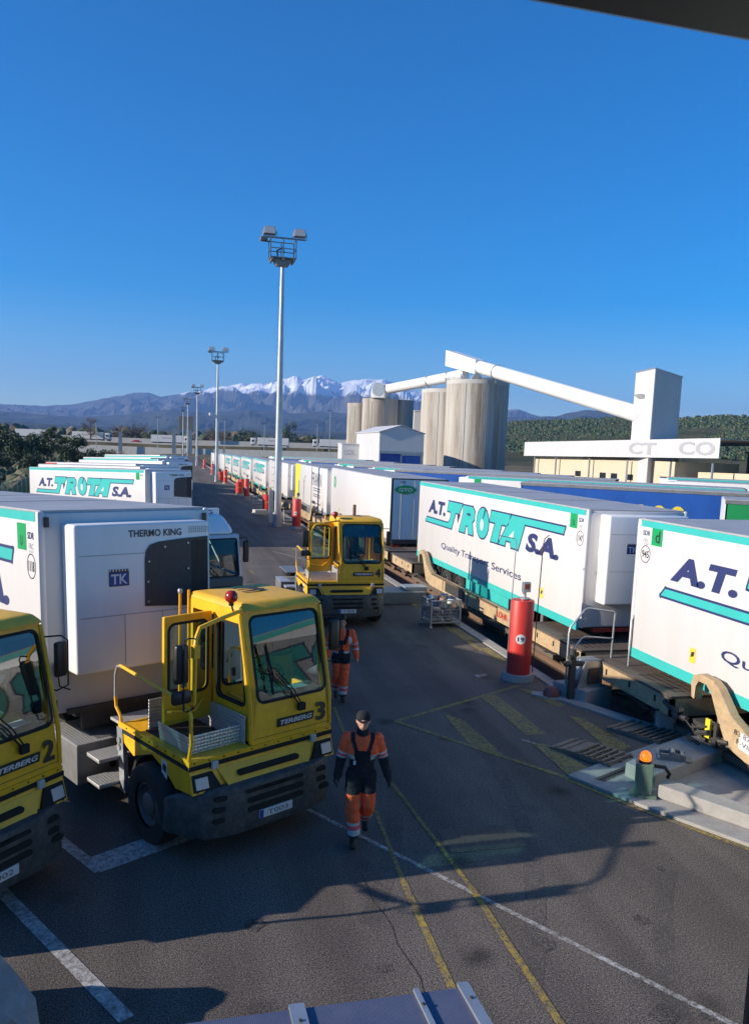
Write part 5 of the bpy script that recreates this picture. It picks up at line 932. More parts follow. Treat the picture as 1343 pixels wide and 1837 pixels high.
# ------------------------------------------------------------------ two workers: one continuous remeshed body each, dressed by region
def person(label, loc, rz, pose, look, scale=1.0, cap=True):
    t = thing('person', label, 'person', loc, rz); t.scale = (scale,)*3
    S = []                                                             # (p0, p1, r0, r1, tag, squash_y)
    def cap_(p0, p1, r0, r1, tg, sq=1.0): S.append((Vector(p0), Vector(p1), r0, r1, tg, sq))
    J = pose
    cap_((0,.0,.98),(0,.0,1.10),.165,.165,'hips',.78); cap_((0,.0,1.10),(0,-.01,1.34),.165,.185,'torso',.74); cap_((-.12,0,1.40),(.12,0,1.40),.105,.105,'torso',1.0); cap_((-.09,-.02,1.28),(.09,-.02,1.28),.13,.13,'torso',.9)
    cap_((-.17,0,1.435),(.17,0,1.435),.072,.072,'torso'); cap_((0,0,1.44),(0,-.015,1.57),.062,.058,'neck')
    for s, k in ((-1,'R'),(1,'L')):
        sh, el, wr = [Vector(q) for q in J['arm'+k]]; hp, kn, an, toe = [Vector(q) for q in J['leg'+k]]
        cap_(sh, el, .080, .070, 'uarm'); cap_(el, wr, .070, .056, 'farm')
        d = (wr-el).normalized(); side = Vector((s,0,0)); side = (side-d*side.dot(d)).normalized(); fw = d.cross(side).normalized()
        if fw.y > 0: fw = -fw
        pc = wr+d*.055; cap_(wr, pc+d*.02, .034, .036, 'glove')
        for i, (o, ln) in enumerate(((-.030,.066),(-.010,.076),(.011,.072),(.031,.056))):
            b0 = pc+d*.02+fw*(-o); m1 = b0+d*ln*.55-side*.004; m2 = m1+d*ln*.42-side*.022*1.0; cap_(b0, m1, .0125, .0115, 'glove'); cap_(m1, m2, .0115, .0095, 'glove')
        b0 = wr+d*.025+fw*.028; m1 = b0+d*.035+fw*.024-side*.006; cap_(b0, m1, .014, .0125, 'glove'); cap_(m1, m1+d*.032+fw*.004-side*.012, .0125, .0105, 'glove')
        cap_(hp, hp.lerp(kn,.5), .114, .106, 'thigh'); cap_(hp.lerp(kn,.5), kn, .106, .090, 'thigh'); cap_(kn, kn.lerp(an,.4), .090, .095, 'shin'); cap_(kn.lerp(an,.4), an+Vector((0,0,.05)), .095, .086, 'shin')
        cap_(an+Vector((0,0,.05)), an, .058, .055, 'boot'); cap_(an+Vector((0,.03,-.03)), toe, .052, .045, 'boot')
    H = Vector((0,-.02,1.665)); E = [(H,(.080,.098,.118),'head'), (H+Vector((0,-.035,-.065)),(.058,.062,.058),'head')]
    cap_(H+Vector((0,-.092,.012)), H+Vector((0,-.112,-.022)), .012, .016, 'head'); [cap_(H+Vector((s*.082,.005,.01)), H+Vector((s*.084,.008,-.025)), .014, .012, 'head') for s in (-1,1)]; cap_(H+Vector((-.02,-.094,-.058)), H+Vector((.02,-.094,-.058)), .010, .010, 'head')
    if look['scarf']: cap_((0,-.02,1.50),(0,-.03,1.565),.088,.078,'scarf')
    b = MB()
    def capsule(p0, p1, r0, r1, sq):
        d = (p1-p0); L_ = d.length or 1e-4; d = d/L_; a = d.cross(Vector((0,0,1)) if abs(d.z) < .95 else Vector((0,1,0))).normalized(); c = d.cross(a); n = 14; prof = [(-r0*cos(q), r0*sin(q)) for q in [PI/2*k/4 for k in range(5)]]+[(L_+r1*sin(q), r1*cos(q)) for q in [PI/2*k/4 for k in range(5)]]
        vs = []
        for h, r in prof:
            for k in range(n):
                o = (a*cos(2*PI*k/n)+c*sin(2*PI*k/n))*max(r,1e-4); p = p0+d*h+o
                if sq != 1: p = Vector((p.x, p0.y+(p.y-p0.y)*sq, p.z))
                vs.append(p)
        b.add(vs, [(i*n+k,i*n+(k+1)%n,(i+1)*n+(k+1)%n,(i+1)*n+k) for i in range(len(prof)-1) for k in range(n)]+[tuple(range(n-1,-1,-1)), tuple(range((len(prof)-1)*n,len(prof)*n))])
    for p0, p1, r0, r1, tg, sq in S: capsule(p0, p1, r0, r1, sq)
    for c, r, tg in E:
        n = 16; b.add([c+Vector((r[0]*sin(PI*i/10)*cos(2*PI*k/n), r[1]*sin(PI*i/10)*sin(2*PI*k/n), -r[2]*cos(PI*i/10)))+Vector((0,0,(i-5)*1e-5)) for i in range(11) for k in range(n)], [(i*n+k,i*n+(k+1)%n,(i+1)*n+(k+1)%n,(i+1)*n+k) for i in range(10) for k in range(n)])
    tmp = b.build('tmp', 'skin', fix=True); md = tmp.modifiers.new('r', 'REMESH'); md.mode = 'VOXEL'; md.voxel_size = .0085
    dg = bpy.context.evaluated_depsgraph_get(); dg.update(); me = bpy.data.meshes.new_from_object(tmp.evaluated_get(dg)); bpy.data.objects.remove(tmp)
    bm = bmesh.new(); bm.from_mesh(me)
    for _ in range(3): bmesh.ops.smooth_vert(bm, verts=bm.verts, factor=.5, use_axis_x=True, use_axis_y=True, use_axis_z=True)
    for v in bm.verts:                                                 # cloth folds
        p = v.co; z = p.z
        if z < 1.46 and not (.6 < z < 1.0 and abs(p.x) > .27):
            amp = .010 if z > .12 else 0
            v.co = p+v.normal*amp*(noise.noise(Vector((p.x*9,p.y*9,p.z*16)))+.6*noise.noise(Vector((p.x*20+5,p.y*20,p.z*32))))
    mats = ['orange_cloth','dark_cloth','reflective','pink_band','skin','black_rubber','hair_brown']
    bm.to_mesh(me); bm.free(); me.materials.clear(); [me.materials.append(M[q]) for q in mats]
    def dist(p, seg):
        p0, p1, r0, r1, tg, sq = seg; d = p1-p0; L2 = d.length_squared or 1e-9; u = min(1,max(0,(p-p0).dot(d)/L2)); c = p0+d*u; q = p-c
        if sq != 1: q = Vector((q.x,q.y/sq,q.z))
        return q.length-(r0+(r1-r0)*u), u
    mi = []
    for f in me.polygons:
        p = f.center; best = (9,None,0)
        for seg in S:
            dd, u = dist(p, seg)
            if dd < best[0]: best = (dd, seg[4], u)
        for c, r, tg in E:
            q = p-c; dd = (Vector((q.x/r[0],q.y/r[1],q.z/r[2])).length-1)*.09
            if dd < best[0]: best = (dd, tg, 0)
        tg, u = best[1], best[2]; z = p.z; ax = abs(p.x); front = p.y < 0; m = 0
        if tg == 'boot': m = 5
        elif tg == 'glove': m = look['glove']
        elif tg in ('head','neck'): m = 4
        elif tg == 'scarf': m = 1
        elif tg == 'uarm': m = 0 if u < look['band'] else (2 if (u < look['band']+.10 or u > look['band']+.22) else 3)
        elif tg == 'farm': m = look['farm'](u)
        elif tg == 'torso' or tg == 'hips': m = look['torso'](p.x, z, front)
        elif tg == 'thigh': m = 1 if z > look['short'] else 0
        elif tg == 'shin': m = 0 if z > .33 else (2 if (z > .285 or z < .225) else 3); m = 5 if z < .15 else m
        mi.append(m)
    me.polygons.foreach_set('material_index', mi); me.polygons.foreach_set('use_smooth', [True]*len(me.polygons)); me.name = 'body'
    o = bpy.data.objects.new('body', me); COL.objects.link(o); o.parent = t
    b = MB(); [b.lathe([(.001,-.011),(.008,-.008),(.011,0),(.008,.008),(.001,.011)], H+Vector((s*.034,-.086,.018)), 'z', 8) for s in (-1,1)]; b.build('eyes', 'ink', o)
    if cap:
        b = MB(); b.lathe([(.092,.015),(.096,.045),(.090,.085),(.066,.118),(.03,.130),(.001,.132)], H+Vector((0,.004,.0)), 'z', 20); b.prism([(x*.085,-.06-.085*cos(x*PI/2)) for x in (-1,-.5,0,.5,1)]+[(.085,-.02),(-.085,-.02)], 'z', 0, .008); n = len(b.v); k = 14
        for i in range(n-k, n): v = b.v[i]; b.v[i] = (v[0]+H.x, v[1]+H.y, v[2]+H.z+.035+(v[1]+.02)*.25)
        b.build('cap', 'dark_cloth', t, smooth=True)
    else:
        b = MB(); rnd = random.Random(4)
        for k in range(170):
            th = rnd.uniform(0, 2*PI); ph = rnd.uniform(0, 1.55); d = Vector((sin(ph)*cos(th), sin(ph)*sin(th), cos(ph)))
            if d.y < -.35 and d.z < .55: continue
            p = H+Vector((d.x*.084,d.y*.10,d.z*.122)); s = .03; n_ = d; u_ = n_.cross(Vector((rnd.random(),rnd.random(),rnd.random()))).normalized(); v_ = n_.cross(u_)
            b.add([p-u_*s-v_*s*.5, p+u_*s-v_*s*.5, p+u_*s*.6+v_*s+n_*.012, p-u_*s*.6+v_*s+n_*.012], [(0,1,2,3)])
        b.lathe([(.089,.03),(.092,.06),(.085,.09),(.062,.118),(.03,.127),(.001,.128)], H+Vector((0,.012,0)), 'z', 18); b.build('hair', 'hair_brown', t, smooth=True)
    if look.get('card'): b = MB(); b.box(-.115,-.085,-.166,-.160,1.12,1.17); b.tube([(-.10,-.163,1.17),(-.11,-.168,1.24)], .003, 4); b.build('pass_card', 'plate_white', t)
    return t
def torso1(x, z, front):
    if front:
        ax = abs(x); s = .075+.055*sstep(z,1.24,1.47)
        if z > 1.24: return 1 if abs(ax-s) < .028 or (z < 1.30 and ax < s) else 0
        if z > 1.16: return 1 if ax < .11 else 2
    else:
        if z > 1.30: return 1 if abs(x) < .05+.1*(z-1.3) else 0
        if z > 1.18: return 0
    return 1
def torso2(x, z, front):
    if front:
        ax = abs(x); s = .055+.06*sstep(z,1.20,1.47)
        if z > 1.20: return 1 if abs(ax-s) < .035 or (z < 1.30 and ax < s) else (2 if (z < 1.36 and ax > .145) else 0)
        if z > 1.10: return 0 if ax > .02 else 1
        if z > 1.02: return 1 if ax < .05 else (2 if z < 1.06 else 0)
        return 1
    return 0 if z > 1.02 else 1
pose1 = {'armR': [(-.195,0,1.43),(-.27,.03,1.16),(-.315,-.05,.925)], 'armL': [(.195,0,1.43),(.275,.04,1.165),(.345,-.03,.935)], 'legR': [(-.095,0,.93),(-.105,-.10,.52),(-.075,-.10,.105),(-.085,-.27,.05)], 'legL': [(.095,0,.93),(.105,-.03,.52),(.085,.24,.20),(.09,.17,.09)]}
pose2 = {'armR': [(-.20,0,1.435),(-.27,.05,1.17),(-.27,-.06,.94)], 'armL': [(.20,0,1.435),(.285,.03,1.165),(.32,-.03,.93)], 'legR': [(-.085,0,.93),(-.09,-.02,.52),(-.08,.18,.16),(-.085,.04,.06)], 'legL': [(.085,0,.93),(.07,-.09,.52),(.055,-.08,.105),(.06,-.25,.05)]}
person('worker in orange jacket, dark bib and black cap, walking in front of tractor 3', (2.46, 9.99, 0), -.20, pose1, {'scarf': True, 'glove': 1, 'band': .66, 'farm': lambda u: 1, 'torso': torso1, 'short': .70, 'card': True}, 1.0, True)
person('worker with brown hair in orange suit walking behind tractor 3', (3.42, 16.0, 0), -.16, pose2, {'scarf': False, 'glove': 4, 'band': .80, 'farm': lambda u: 2 if .28 < u < .42 else 0, 'torso': torso2, 'short': .80}, .99, False)
# ------------------------------------------------------------------ silos, conveyor tubes, shed, tower, canopy building
def silo(label, c, r, z1, ring=True):
    t = thing('silo', label, 'silo', (c[0],c[1],-1.5), 0, 'concrete silos'); h = z1+1.5
    b = MB(); b.lathe([(r,0),(r,h-.9)], (0,0,0), 'z', 56); b.build('shell', 'silo_concrete', t, smooth=True)
    b = MB(); b.lathe([(r+.03,h-.9),(r+.05,h),(.001,h+.05)], (0,0,0), 'z', 56); b.build('top_ring', 'concrete_pale' if ring else 'silo_concrete', t, smooth=True)
    b = MB(); n = 18; [b.bar((r*cos(2*PI*k/n),r*sin(2*PI*k/n),h),(r*cos(2*PI*k/n),r*sin(2*PI*k/n),h+1.0),.06) for k in range(n)]; [b.tube([(r*cos(2*PI*k/n),r*sin(2*PI*k/n),h+z) for k in range(n+1)], .035, 4) for z in (.5,1.0)]; b.build('roof_railing', 'galvanised', t)
    b = MB(); a = -2.3; b.cyl((r*cos(a),r*sin(a),0),(r*cos(a),r*sin(a),h-.95),.09,n=6)
    b.build('downpipe', 'concrete', t)
    b = MB(); z = 2.4
    while z < h-1.2: b.lathe([(r-.01,z),(r+.025,z+.01),(r+.025,z+.06),(r-.01,z+.07)], (0,0,0), 'z', 56); z += 2.4
    tag(b.build('lift_joint', 'silo_concrete', t, smooth=True), kind='stuff')
    a = -1.75; u = Vector((-sin(a),cos(a),0)); p = Vector((cos(a),sin(a),0)); b = MB(); [b.bar(p*(r+.25)+u*s*.25, p*(r+.25)+u*s*.25+Z*(h+1), .07) for s in (-1,1)]; [b.bar(p*(r+.25)-u*.25+Z*zz, p*(r+.25)+u*.25+Z*zz, .05) for zz in [.5*k for k in range(2,int(2*h))]]; [b.tube([p*(r+.25)-u*.35+Z*zz, p*(r+.95)-u*.3+Z*zz, p*(r+.95)+u*.3+Z*zz, p*(r+.25)+u*.35+Z*zz], .03, 4) for zz in [3+1.2*k for k in range(int((h-3)/1.2))]]; b.build('caged_ladder', 'galvanised', t)
    return t
s1 = silo('largest stained concrete silo, under the white conveyor tubes', (68.4,180.0), 7.15, 20.8)
s2 = silo('concrete silo half hidden behind the left side of the largest silo', (66.2,192.5), 7.0, 19.45)
s3 = silo('front concrete silo of the smaller left group, under the rounded hood', (53.0,209.6), 4.6, 17.45, False)
s4 = silo('pale silo at the left edge of the smaller group', (50.5,219.4), 4.0, 16.6, False)
s5 = silo('shaded silo at the right of the smaller group', (59.1,215.0), 4.4, 17.7, False)
t = thing('silo_headhouse', 'machinery with railings on top of the largest silo', 'machinery', (69.4,179.4,19.1), 0); t.scale = (1.25,)*3
b = MB(); b.box(-1.2,1.6,-1.5,.8,.0,2.0); b.box(1.7,3.2,-1.8,-.2,0,2.6); b.build('machine_housing', 'pipe_white', t, bevel=.1); b = MB(); b.cyl((-2.4,-3.2,1.4),(-2.4,-2.2,1.4),1.0,n=20); b.cyl((.6,-3.4,.9),(.6,-2.0,.9),.8,n=16); b.build('fan_housing', 'galvanised', t)
b = MB(); [b.bar((x,-3.6,0),(x,-3.6,3.6),.08) for x in (.4,1.4,2.4,3.4)]; [b.bar((.4,-3.6,z),(3.4,-3.6,z),.07) for z in (2.4,3.0,3.6)]; [b.bar((2.6,-3.2,0),(2.6,-3.2,4.4),.1)]; b.build('access_railing', 'galvanised', t)
def tube_gallery(label, a, b_, r, caps):
    t = thing('conveyor_tube', label, 'conveyor', a, 0); d = Vector(b_)-Vector(a); b = MB(); b.cyl((0,0,0), d, r, n=28); b.build('tube', 'pipe_white', t, smooth=True)
    u = d.normalized(); b = MB()
    for q in caps: b.cyl(d*q-u*.12, d*q+u*.12, r*1.10, n=24)
    b.build('tube_flange', 'galvanised', t); b = MB(); [b.bar(d*q-Vector((0,0,r+.1)), d*q-Vector((0,0,r+1.0)), .25) for q in caps]; b.build('tube_support', 'galvanised', t); return t
tube_gallery('white inclined tube between the small silo hood and the largest silo', (53.6,204.8,19.8), (66.2,182.5,22.6), 1.22, (.55,.80,.985))
tg2 = tube_gallery('long white conveyor tube sloping down to the white tower', (64.5,188.5,26.6), (79.4,128.4,12.3), 1.45, (.30,))
d_ = Vector((14.9,-60.1,-14.3)); q_ = Vector((d_.x,d_.y,0)).normalized(); n_ = Vector((-q_.y,q_.x,0))*1.5; e_ = d_*.20; b = MB(); b.hexa([-n_-Z*1.8,n_-Z*1.8,e_+n_-Z*1.55,e_-n_-Z*1.55,-n_+Z*1.8,n_+Z*1.8,e_+n_+Z*1.55,e_-n_+Z*1.55]); b.build('gallery_head', 'pipe_white', tg2, fix=True)
t = thing('conveyor_hood', 'rounded white hood on top of the small left silo', 'hood', (53.0,208.2,17.45), -.5); t.scale = (1.25,)*3
b = MB(); b.prism([(2.2,0),(2.2,1.6)]+[(2.2-2.6+2.6*cos(a),1.6-.2+1.7*sin(a)) for a in [PI/2*k/6 for k in range(1,7)]]+[(-2.6,2.6),(-3.2,1.8),(-3.2,0)], 'x', -1.5, 1.5); b.build('hood', 'pipe_white', t, bevel=.2, seg=3, smooth=True); b = MB(); b.cyl((0,-3.25,1.75),(0,-3.0,1.75),1.35,n=24); b.build('hood_ring', 'galvanised', t)
t = thing('shed', 'white gabled shed with blue sliding doors below the silos', 'building', (39.8,156.8,-3.2), -.03); t.scale = (1.25,)*3
b = MB(); b.add([(0,0,0),(7.2,0,0),(7.2,0,9.0),(3.4,0,10.1),(0,0,9.0),(0,19,0),(7.2,19,0),(7.2,19,9.0),(3.4,19,10.1),(0,19,9.0)], [(0,1,2,3,4),(9,8,7,6,5),(0,4,9,5),(1,6,7,2)]); b.build('wall', 'metal_white', t)
b = MB(); b.add([(-.2,-.2,8.98),(3.4,-.2,10.17),(7.4,-.2,8.98),(-.2,19.2,8.98),(3.4,19.2,10.17),(7.4,19.2,8.98),(-.2,-.2,9.08),(3.4,-.2,10.27),(7.4,-.2,9.08),(-.2,19.2,9.08),(3.4,19.2,10.27),(7.4,19.2,9.08)], [(6,7,10,9),(7,8,11,10),(0,3,4,1),(1,4,5,2),(0,1,7,6),(1,2,8,7),(0,6,9,3),(2,5,11,8)]); b.build('roof', 'metal_white', t)
b = MB(); b.box(.2,3.5,-.06,.0,.2,5.7); b.build('sliding_door', 'blue_door', t); b = MB(); b.box(3.7,6.7,-.06,.0,.2,5.5); b.build('sliding_door', 'blue_tarp', t); b = MB(); b.box(.0,7.2,-.12,-.0,5.75,6.15); b.box(6.8,7.1,-.12,0,0,5.75); b.box(3.52,3.68,-.1,0,0,5.75); b.build('door_track', 'galvanised', t)
b = MB(); [b.box(-.02,-.004,y,y+.05,.2,8.9) for y in [1.0*k+.5 for k in range(18)]]; b.build('cladding_rib', 'metal_white', t)
t = thing('annex', 'low white annex with faint grey lettering left of the shed', 'building', (37.1,182.5,-3.2), -.10); t.scale = (1.25,)*3; b = MB(); b.box(0,3.6,-4,3,0,7.0); b.build('wall', 'metal_white', t); b = MB(); b.text('CICAL', (.45,-4.02,5.1), (1,0,0), Z, 1.9, .9, 0); b.build('wall_lettering', 'grey_ink', t); b = MB(); b.box(-.1,3.7,-4.1,3.1,7.0,7.15); b.build('roof', 'metal_white', t)
t = thing('white_block', 'narrow white block between the two silo groups', 'building', (62.8,203.8,-3.2), -.2); t.scale = (1.25,)*3; b = MB(); b.box(-1.8,1.8,-1.5,1.5,0,14.2); b.build('wall', 'metal_white', t); b = MB(); b.box(-1.9,1.9,-1.6,1.6,14.2,14.4); b.build('roof', 'metal_white', t)
t = thing('tower', 'tall white corrugated tower at the end of the conveyor tube', 'tower', (77.1,122.0,-1.5), 0)
A = Vector((1.4,8.1,0)); C = Vector((7.9,4.1,0)); D = A+C; O = Vector((0,0,0)); b = MB(); b.hexa([O,C,D,A,O+Z*21.1,C+Z*20.4,D+Z*20.4,A+Z*21.1]); b.build('wall', 'metal_white', t, fix=True)
b = MB(); n = C.normalized().cross(Z)*1; 
for k in range(24): p = C*((k+.5)/24)+n*.02; b.bar(p, p+Z*(21.0-.6*(k/24)), .12, .10, up=n)
b.build('cladding_rib', 'metal_white', t)
b = MB(); q = [v-(A+C)*.02 for v in (O,C,D,A)]; b.hexa([O-n*0+Z*21.12+Vector((-.1,-.1,0)),C+Z*20.42+Vector((.1,-.1,0)),D+Z*20.42+Vector((.1,.1,0)),A+Z*21.12+Vector((-.1,.1,0)),O+Z*21.3+Vector((-.1,-.1,0)),C+Z*20.6+Vector((.1,-.1,0)),D+Z*20.6+Vector((.1,.1,0)),A+Z*21.3+Vector((-.1,.1,0))]); b.build('roof', 'galvanised', t, fix=True)
b = MB(); p = A*.72+Z*17.2; q = A*.42+Z*17.2; o = Vector((-1.0,.2,0)); b.hexa([p-Z*.7,q-Z*.7,q+o*.1-Z*.7,p+o*.1-Z*.7,p,q,q+o*1.0,p+o*1.0]); b.build('vent_hood', 'galvanised', t, fix=True)
t = thing('canopy_building', 'beige depot under a long white canopy with faded grey letters', 'building', (71.0,158.0,-1.5), 0)
F1 = Vector((8.4,-51,0)); U_ = F1.normalized(); NN = Vector((U_.y,-U_.x,0)); IN = -NN                      # IN points away from the yard
if IN.x < 0: IN = -IN; NN = -NN
zb = lambda q: 6.0+.9*q; zt = lambda q: 8.8+1.1*q
b = MB(); b.hexa([Z*zb(0),F1+Z*zb(1),F1+IN*.2+Z*zb(1),IN*.2+Z*zb(0),Z*zt(0),F1+Z*zt(1),F1+IN*.2+Z*zt(1),IN*.2+Z*zt(0)]); fc = b.build('canopy_fascia', 'metal_white', t, fix=True)
b = MB(); [b.bar(F1*(k/110)+NN*.015+Z*zb(k/110), F1*(k/110)+NN*.015+Z*zt(k/110), .10, .05, up=NN) for k in range(1,110)]; b.build('cladding_rib', 'metal_white', fc)
b = MB(); b.text('CT', F1*.615+NN*.06+Z*(zb(.6)+.55), U_, Z, 6.6, 2.0, .03); b.text('CO', F1*.84+NN*.06+Z*(zb(.84)+.5), U_, Z, 7.5, 2.1, .03); b.build('faded_lettering', 'grey_ink', fc)
b = MB(); b.hexa([IN*.2+Z*8.7,F1+IN*.2+Z*9.7,F1+IN*26+Z*9.7,IN*26+Z*8.7,IN*.2+Z*8.78,F1+IN*.2+Z*9.8,F1+IN*26+Z*9.8,IN*26+Z*8.78]); b.build('canopy_roof', 'roof_grey', t, fix=True)
b = MB(); p = F1*.04+IN*1.5; q = F1*.80+IN*1.5; b.hexa([p,q,q+IN*14,p+IN*14,p+Z*5.9,q+Z*6.1,q+IN*14+Z*6.1,p+IN*14+Z*5.9]); p2 = F1*.84+IN*4.5; q2 = F1*1.12+IN*4.5; b.hexa([p2,q2,q2+IN*10,p2+IN*10,p2+Z*4.6,q2+Z*4.8,q2+IN*10+Z*4.8,p2+IN*10+Z*4.6]); wl = b.build('wall', 'beige_wall', t, fix=True)
for k in (.30,.44,.50,.58,.66,.74): p = F1*k+IN*1.46; w_ = U_*1.7; b = MB(); b.hexa([p+Z*2.6,p+w_+Z*2.6,p+w_+IN*.1+Z*2.6,p+IN*.1+Z*2.6,p+Z*3.6,p+w_+Z*3.6,p+w_+IN*.1+Z*3.6,p+IN*.1+Z*3.6]); b.build('window', 'window_dark', t, fix=True)
for k in (.06,.2,.4,.6,.8,.97): b = MB(); p = F1*k+IN*.6; b.bar(p, p+Z*6.1, .25); b.build('canopy_column', 'galvanised', t)
b = MB(); p = F1*.25+IN*2; b.hexa([p+IN*3+Z*5.9,p+IN*3+F1*.35+Z*5.9,p+IN*10+F1*.35+Z*5.9,p+IN*10+Z*5.9,p+IN*3+Z*7,p+IN*3+F1*.35+Z*7,p+IN*10+F1*.35+Z*7,p+IN*10+Z*7]); b.build('upper_wall', 'beige_wall', t, fix=True)
t = thing('hangar', 'grey hangar at the right edge beyond the canopy', 'building', (92,104,-1.5), -.35); b = MB(); b.box(0,60,0,25,0,8.0); b.build('wall', 'concrete', t); b = MB(); b.box(-.5,60.5,-.5,25.5,8.0,8.3); b.build('roof', 'roof_grey', t); b = MB(); b.box(1,14,-.06,0,.3,6.2); b.build('door_opening', 'matt_black', t)

# ------------------------------------------------------------------ motorway traffic, pylons, poles
GH = 'vehicles on the motorway'
def far_truck(label, p, ang, L=13.4, cab_front=1, text=None):
    t = thing('motorway_lorry', label, 'lorry', p, ang, GH)
    b = MB(); b.box(0,L,-1.25,1.25,1.0,4.0); tr = b.build('trailer_box', 'white_clean', t, bevel=.05); b = MB(); b.box(.3,L-.3,-.9,.9,.6,1.0); b.build('chassis', 'chassis_dark', t)
    if text: b = MB(); b.text(text, (L*.35,-1.26,2.3), (1,0,0), Z, L*.32, .8, 0); b.build('trailer_lettering', 'ink', tr)
    x = L+.7 if cab_front > 0 else -3.0; b = MB(); b.box(x,x+2.3,-1.22,1.22,.9,3.75); c = b.build('cab', 'white_clean', t, bevel=.2, seg=3, smooth=True)
    xf = x+2.31 if cab_front > 0 else x-.01; b = MB(); b.box(min(xf,xf-.05*cab_front),max(xf,xf-.05*cab_front)+.02,-1.1,1.1,2.1,3.1); b.box(x+.5,x+1.6,-1.24,-1.2,2.1,2.95); b.build('cab_window', 'window_dark', c)
    for wx in ((1.5,2.8,4.1) if cab_front > 0 else (L-4.1,L-2.8,L-1.5))+((x+1.4,L-.6) if cab_front > 0 else (x+.9,.9)):
        b = MB(); b.cyl((wx,-1.2,.5),(wx,1.2,.5),.5,n=14); b.build('wheel', 'black_rubber', t)
    return t
ang = math.atan2(-.243,.97)
def hw(x, o=3.5):
    for (xa,ya,za),(xb,yb,zb_) in zip(HW,HW[1:]):
        if xa <= x <= xb: q = (x-xa)/(xb-xa); return (x+.243*o, ya+(yb-ya)*q+.97*o, za+(zb_-za)*q+.03)
far_truck('white lorry trailer on the motorway right of the pine trees', hw(-41.5), ang, text='LGMA')
far_truck('white lorry with script lettering on the motorway left of the masts', hw(-8.5), ang, text='Transports Asensio')
far_truck('white lorry on the motorway behind the tallest mast', hw(36), ang, cab_front=-1, text='Transports Asensio')
far_truck('white lorry cab on the motorway just left of the annex', hw(62), ang, cab_front=-1)
far_truck('white lorry at the far left edge behind the pines', hw(-66,5), ang)
t = thing('motorway_car', 'small red car on the motorway', 'car', hw(-16.5,2), ang, GH); b = MB(); b.box(0,4.2,-.85,.85,.3,.85); b.hexa([(.7,-.8,.85),(3.5,-.8,.85),(3.5,.8,.85),(.7,.8,.85),(1.3,-.7,1.4),(2.9,-.7,1.4),(2.9,.7,1.4),(1.3,.7,1.4)]); b.build('body', 'car_red', t, bevel=.1, seg=2, smooth=True); b = MB(); [b.cyl((x,-.86,.32),(x,.86,.32),.32,n=12) for x in (.8,3.3)]; b.build('wheels', 'black_rubber', t)
for x, y, z, h, l in ((1.6,352,-.8,11.0,'pale concrete pylon left of the third mast'),(8.2,351,-.8,9.8,'pale concrete pylon right of the third mast'),(-20,358,-.8,8.0,'pale concrete pylon near the red motorway car')):
    t = thing('concrete_pylon', l, 'pylon', (x,y,z), 0, 'concrete pylons by the motorway'); b = MB(); b.hexa([(-.8,-.5,0),(.8,-.5,0),(.8,.5,0),(-.8,.5,0),(-.65,-.4,h),(.65,-.4,h),(.65,.4,h),(-.65,.4,h)]); b.build('shaft', 'concrete_pale', t); b = MB(); b.box(-.75,.75,-.5,.5,h,h+.25); b.build('capital', 'concrete_pale', t)
def far_pole(label, x, y, z0, z1):
    t = thing('street_lamp', label, 'lamp', (x,y,z0), 0, 'lamp posts beyond the motorway'); b = MB(); b.cyl((0,0,0),(0,0,z1-z0),.16,.09,n=8); b.build('pole', 'galvanised', t); b = MB(); b.box(-1.3,1.3,-.15,.15,z1-z0-.1,z1-z0+.15); b.build('lamp_head', 'steel_grey', t)
for a in (('lamp post behind the lorry near the pines',-29,352,0,11.2),('lamp post left of the farthest masts',-4.9,349,0,13.8),('lamp post just right of the second mast',22.2,352,0,14.2),('short lamp post left of the tallest mast',38.6,350,0,13.2),('lamp post right of the tallest mast',60.5,346,0,14.3),('tallest thin lamp post, left of the silos',65.1,342,0,19.4)): far_pole(*a)
t = thing('gantry_sign', 'dark motorway gantry sign panel between the masts', 'sign', (3.5,372,2.7), ang); b = MB(); b.bar((0,0,0),(0,0,13),.3); b.bar((7,0,0),(7,0,13),.3); b.bar((0,0,12),(7,0,12),.4); b.build('gantry_frame', 'steel_grey', t); b = MB(); b.box(.3,6.6,-.2,.0,6.5,12.5); b.build('sign_panel', 'dash_grey', t)

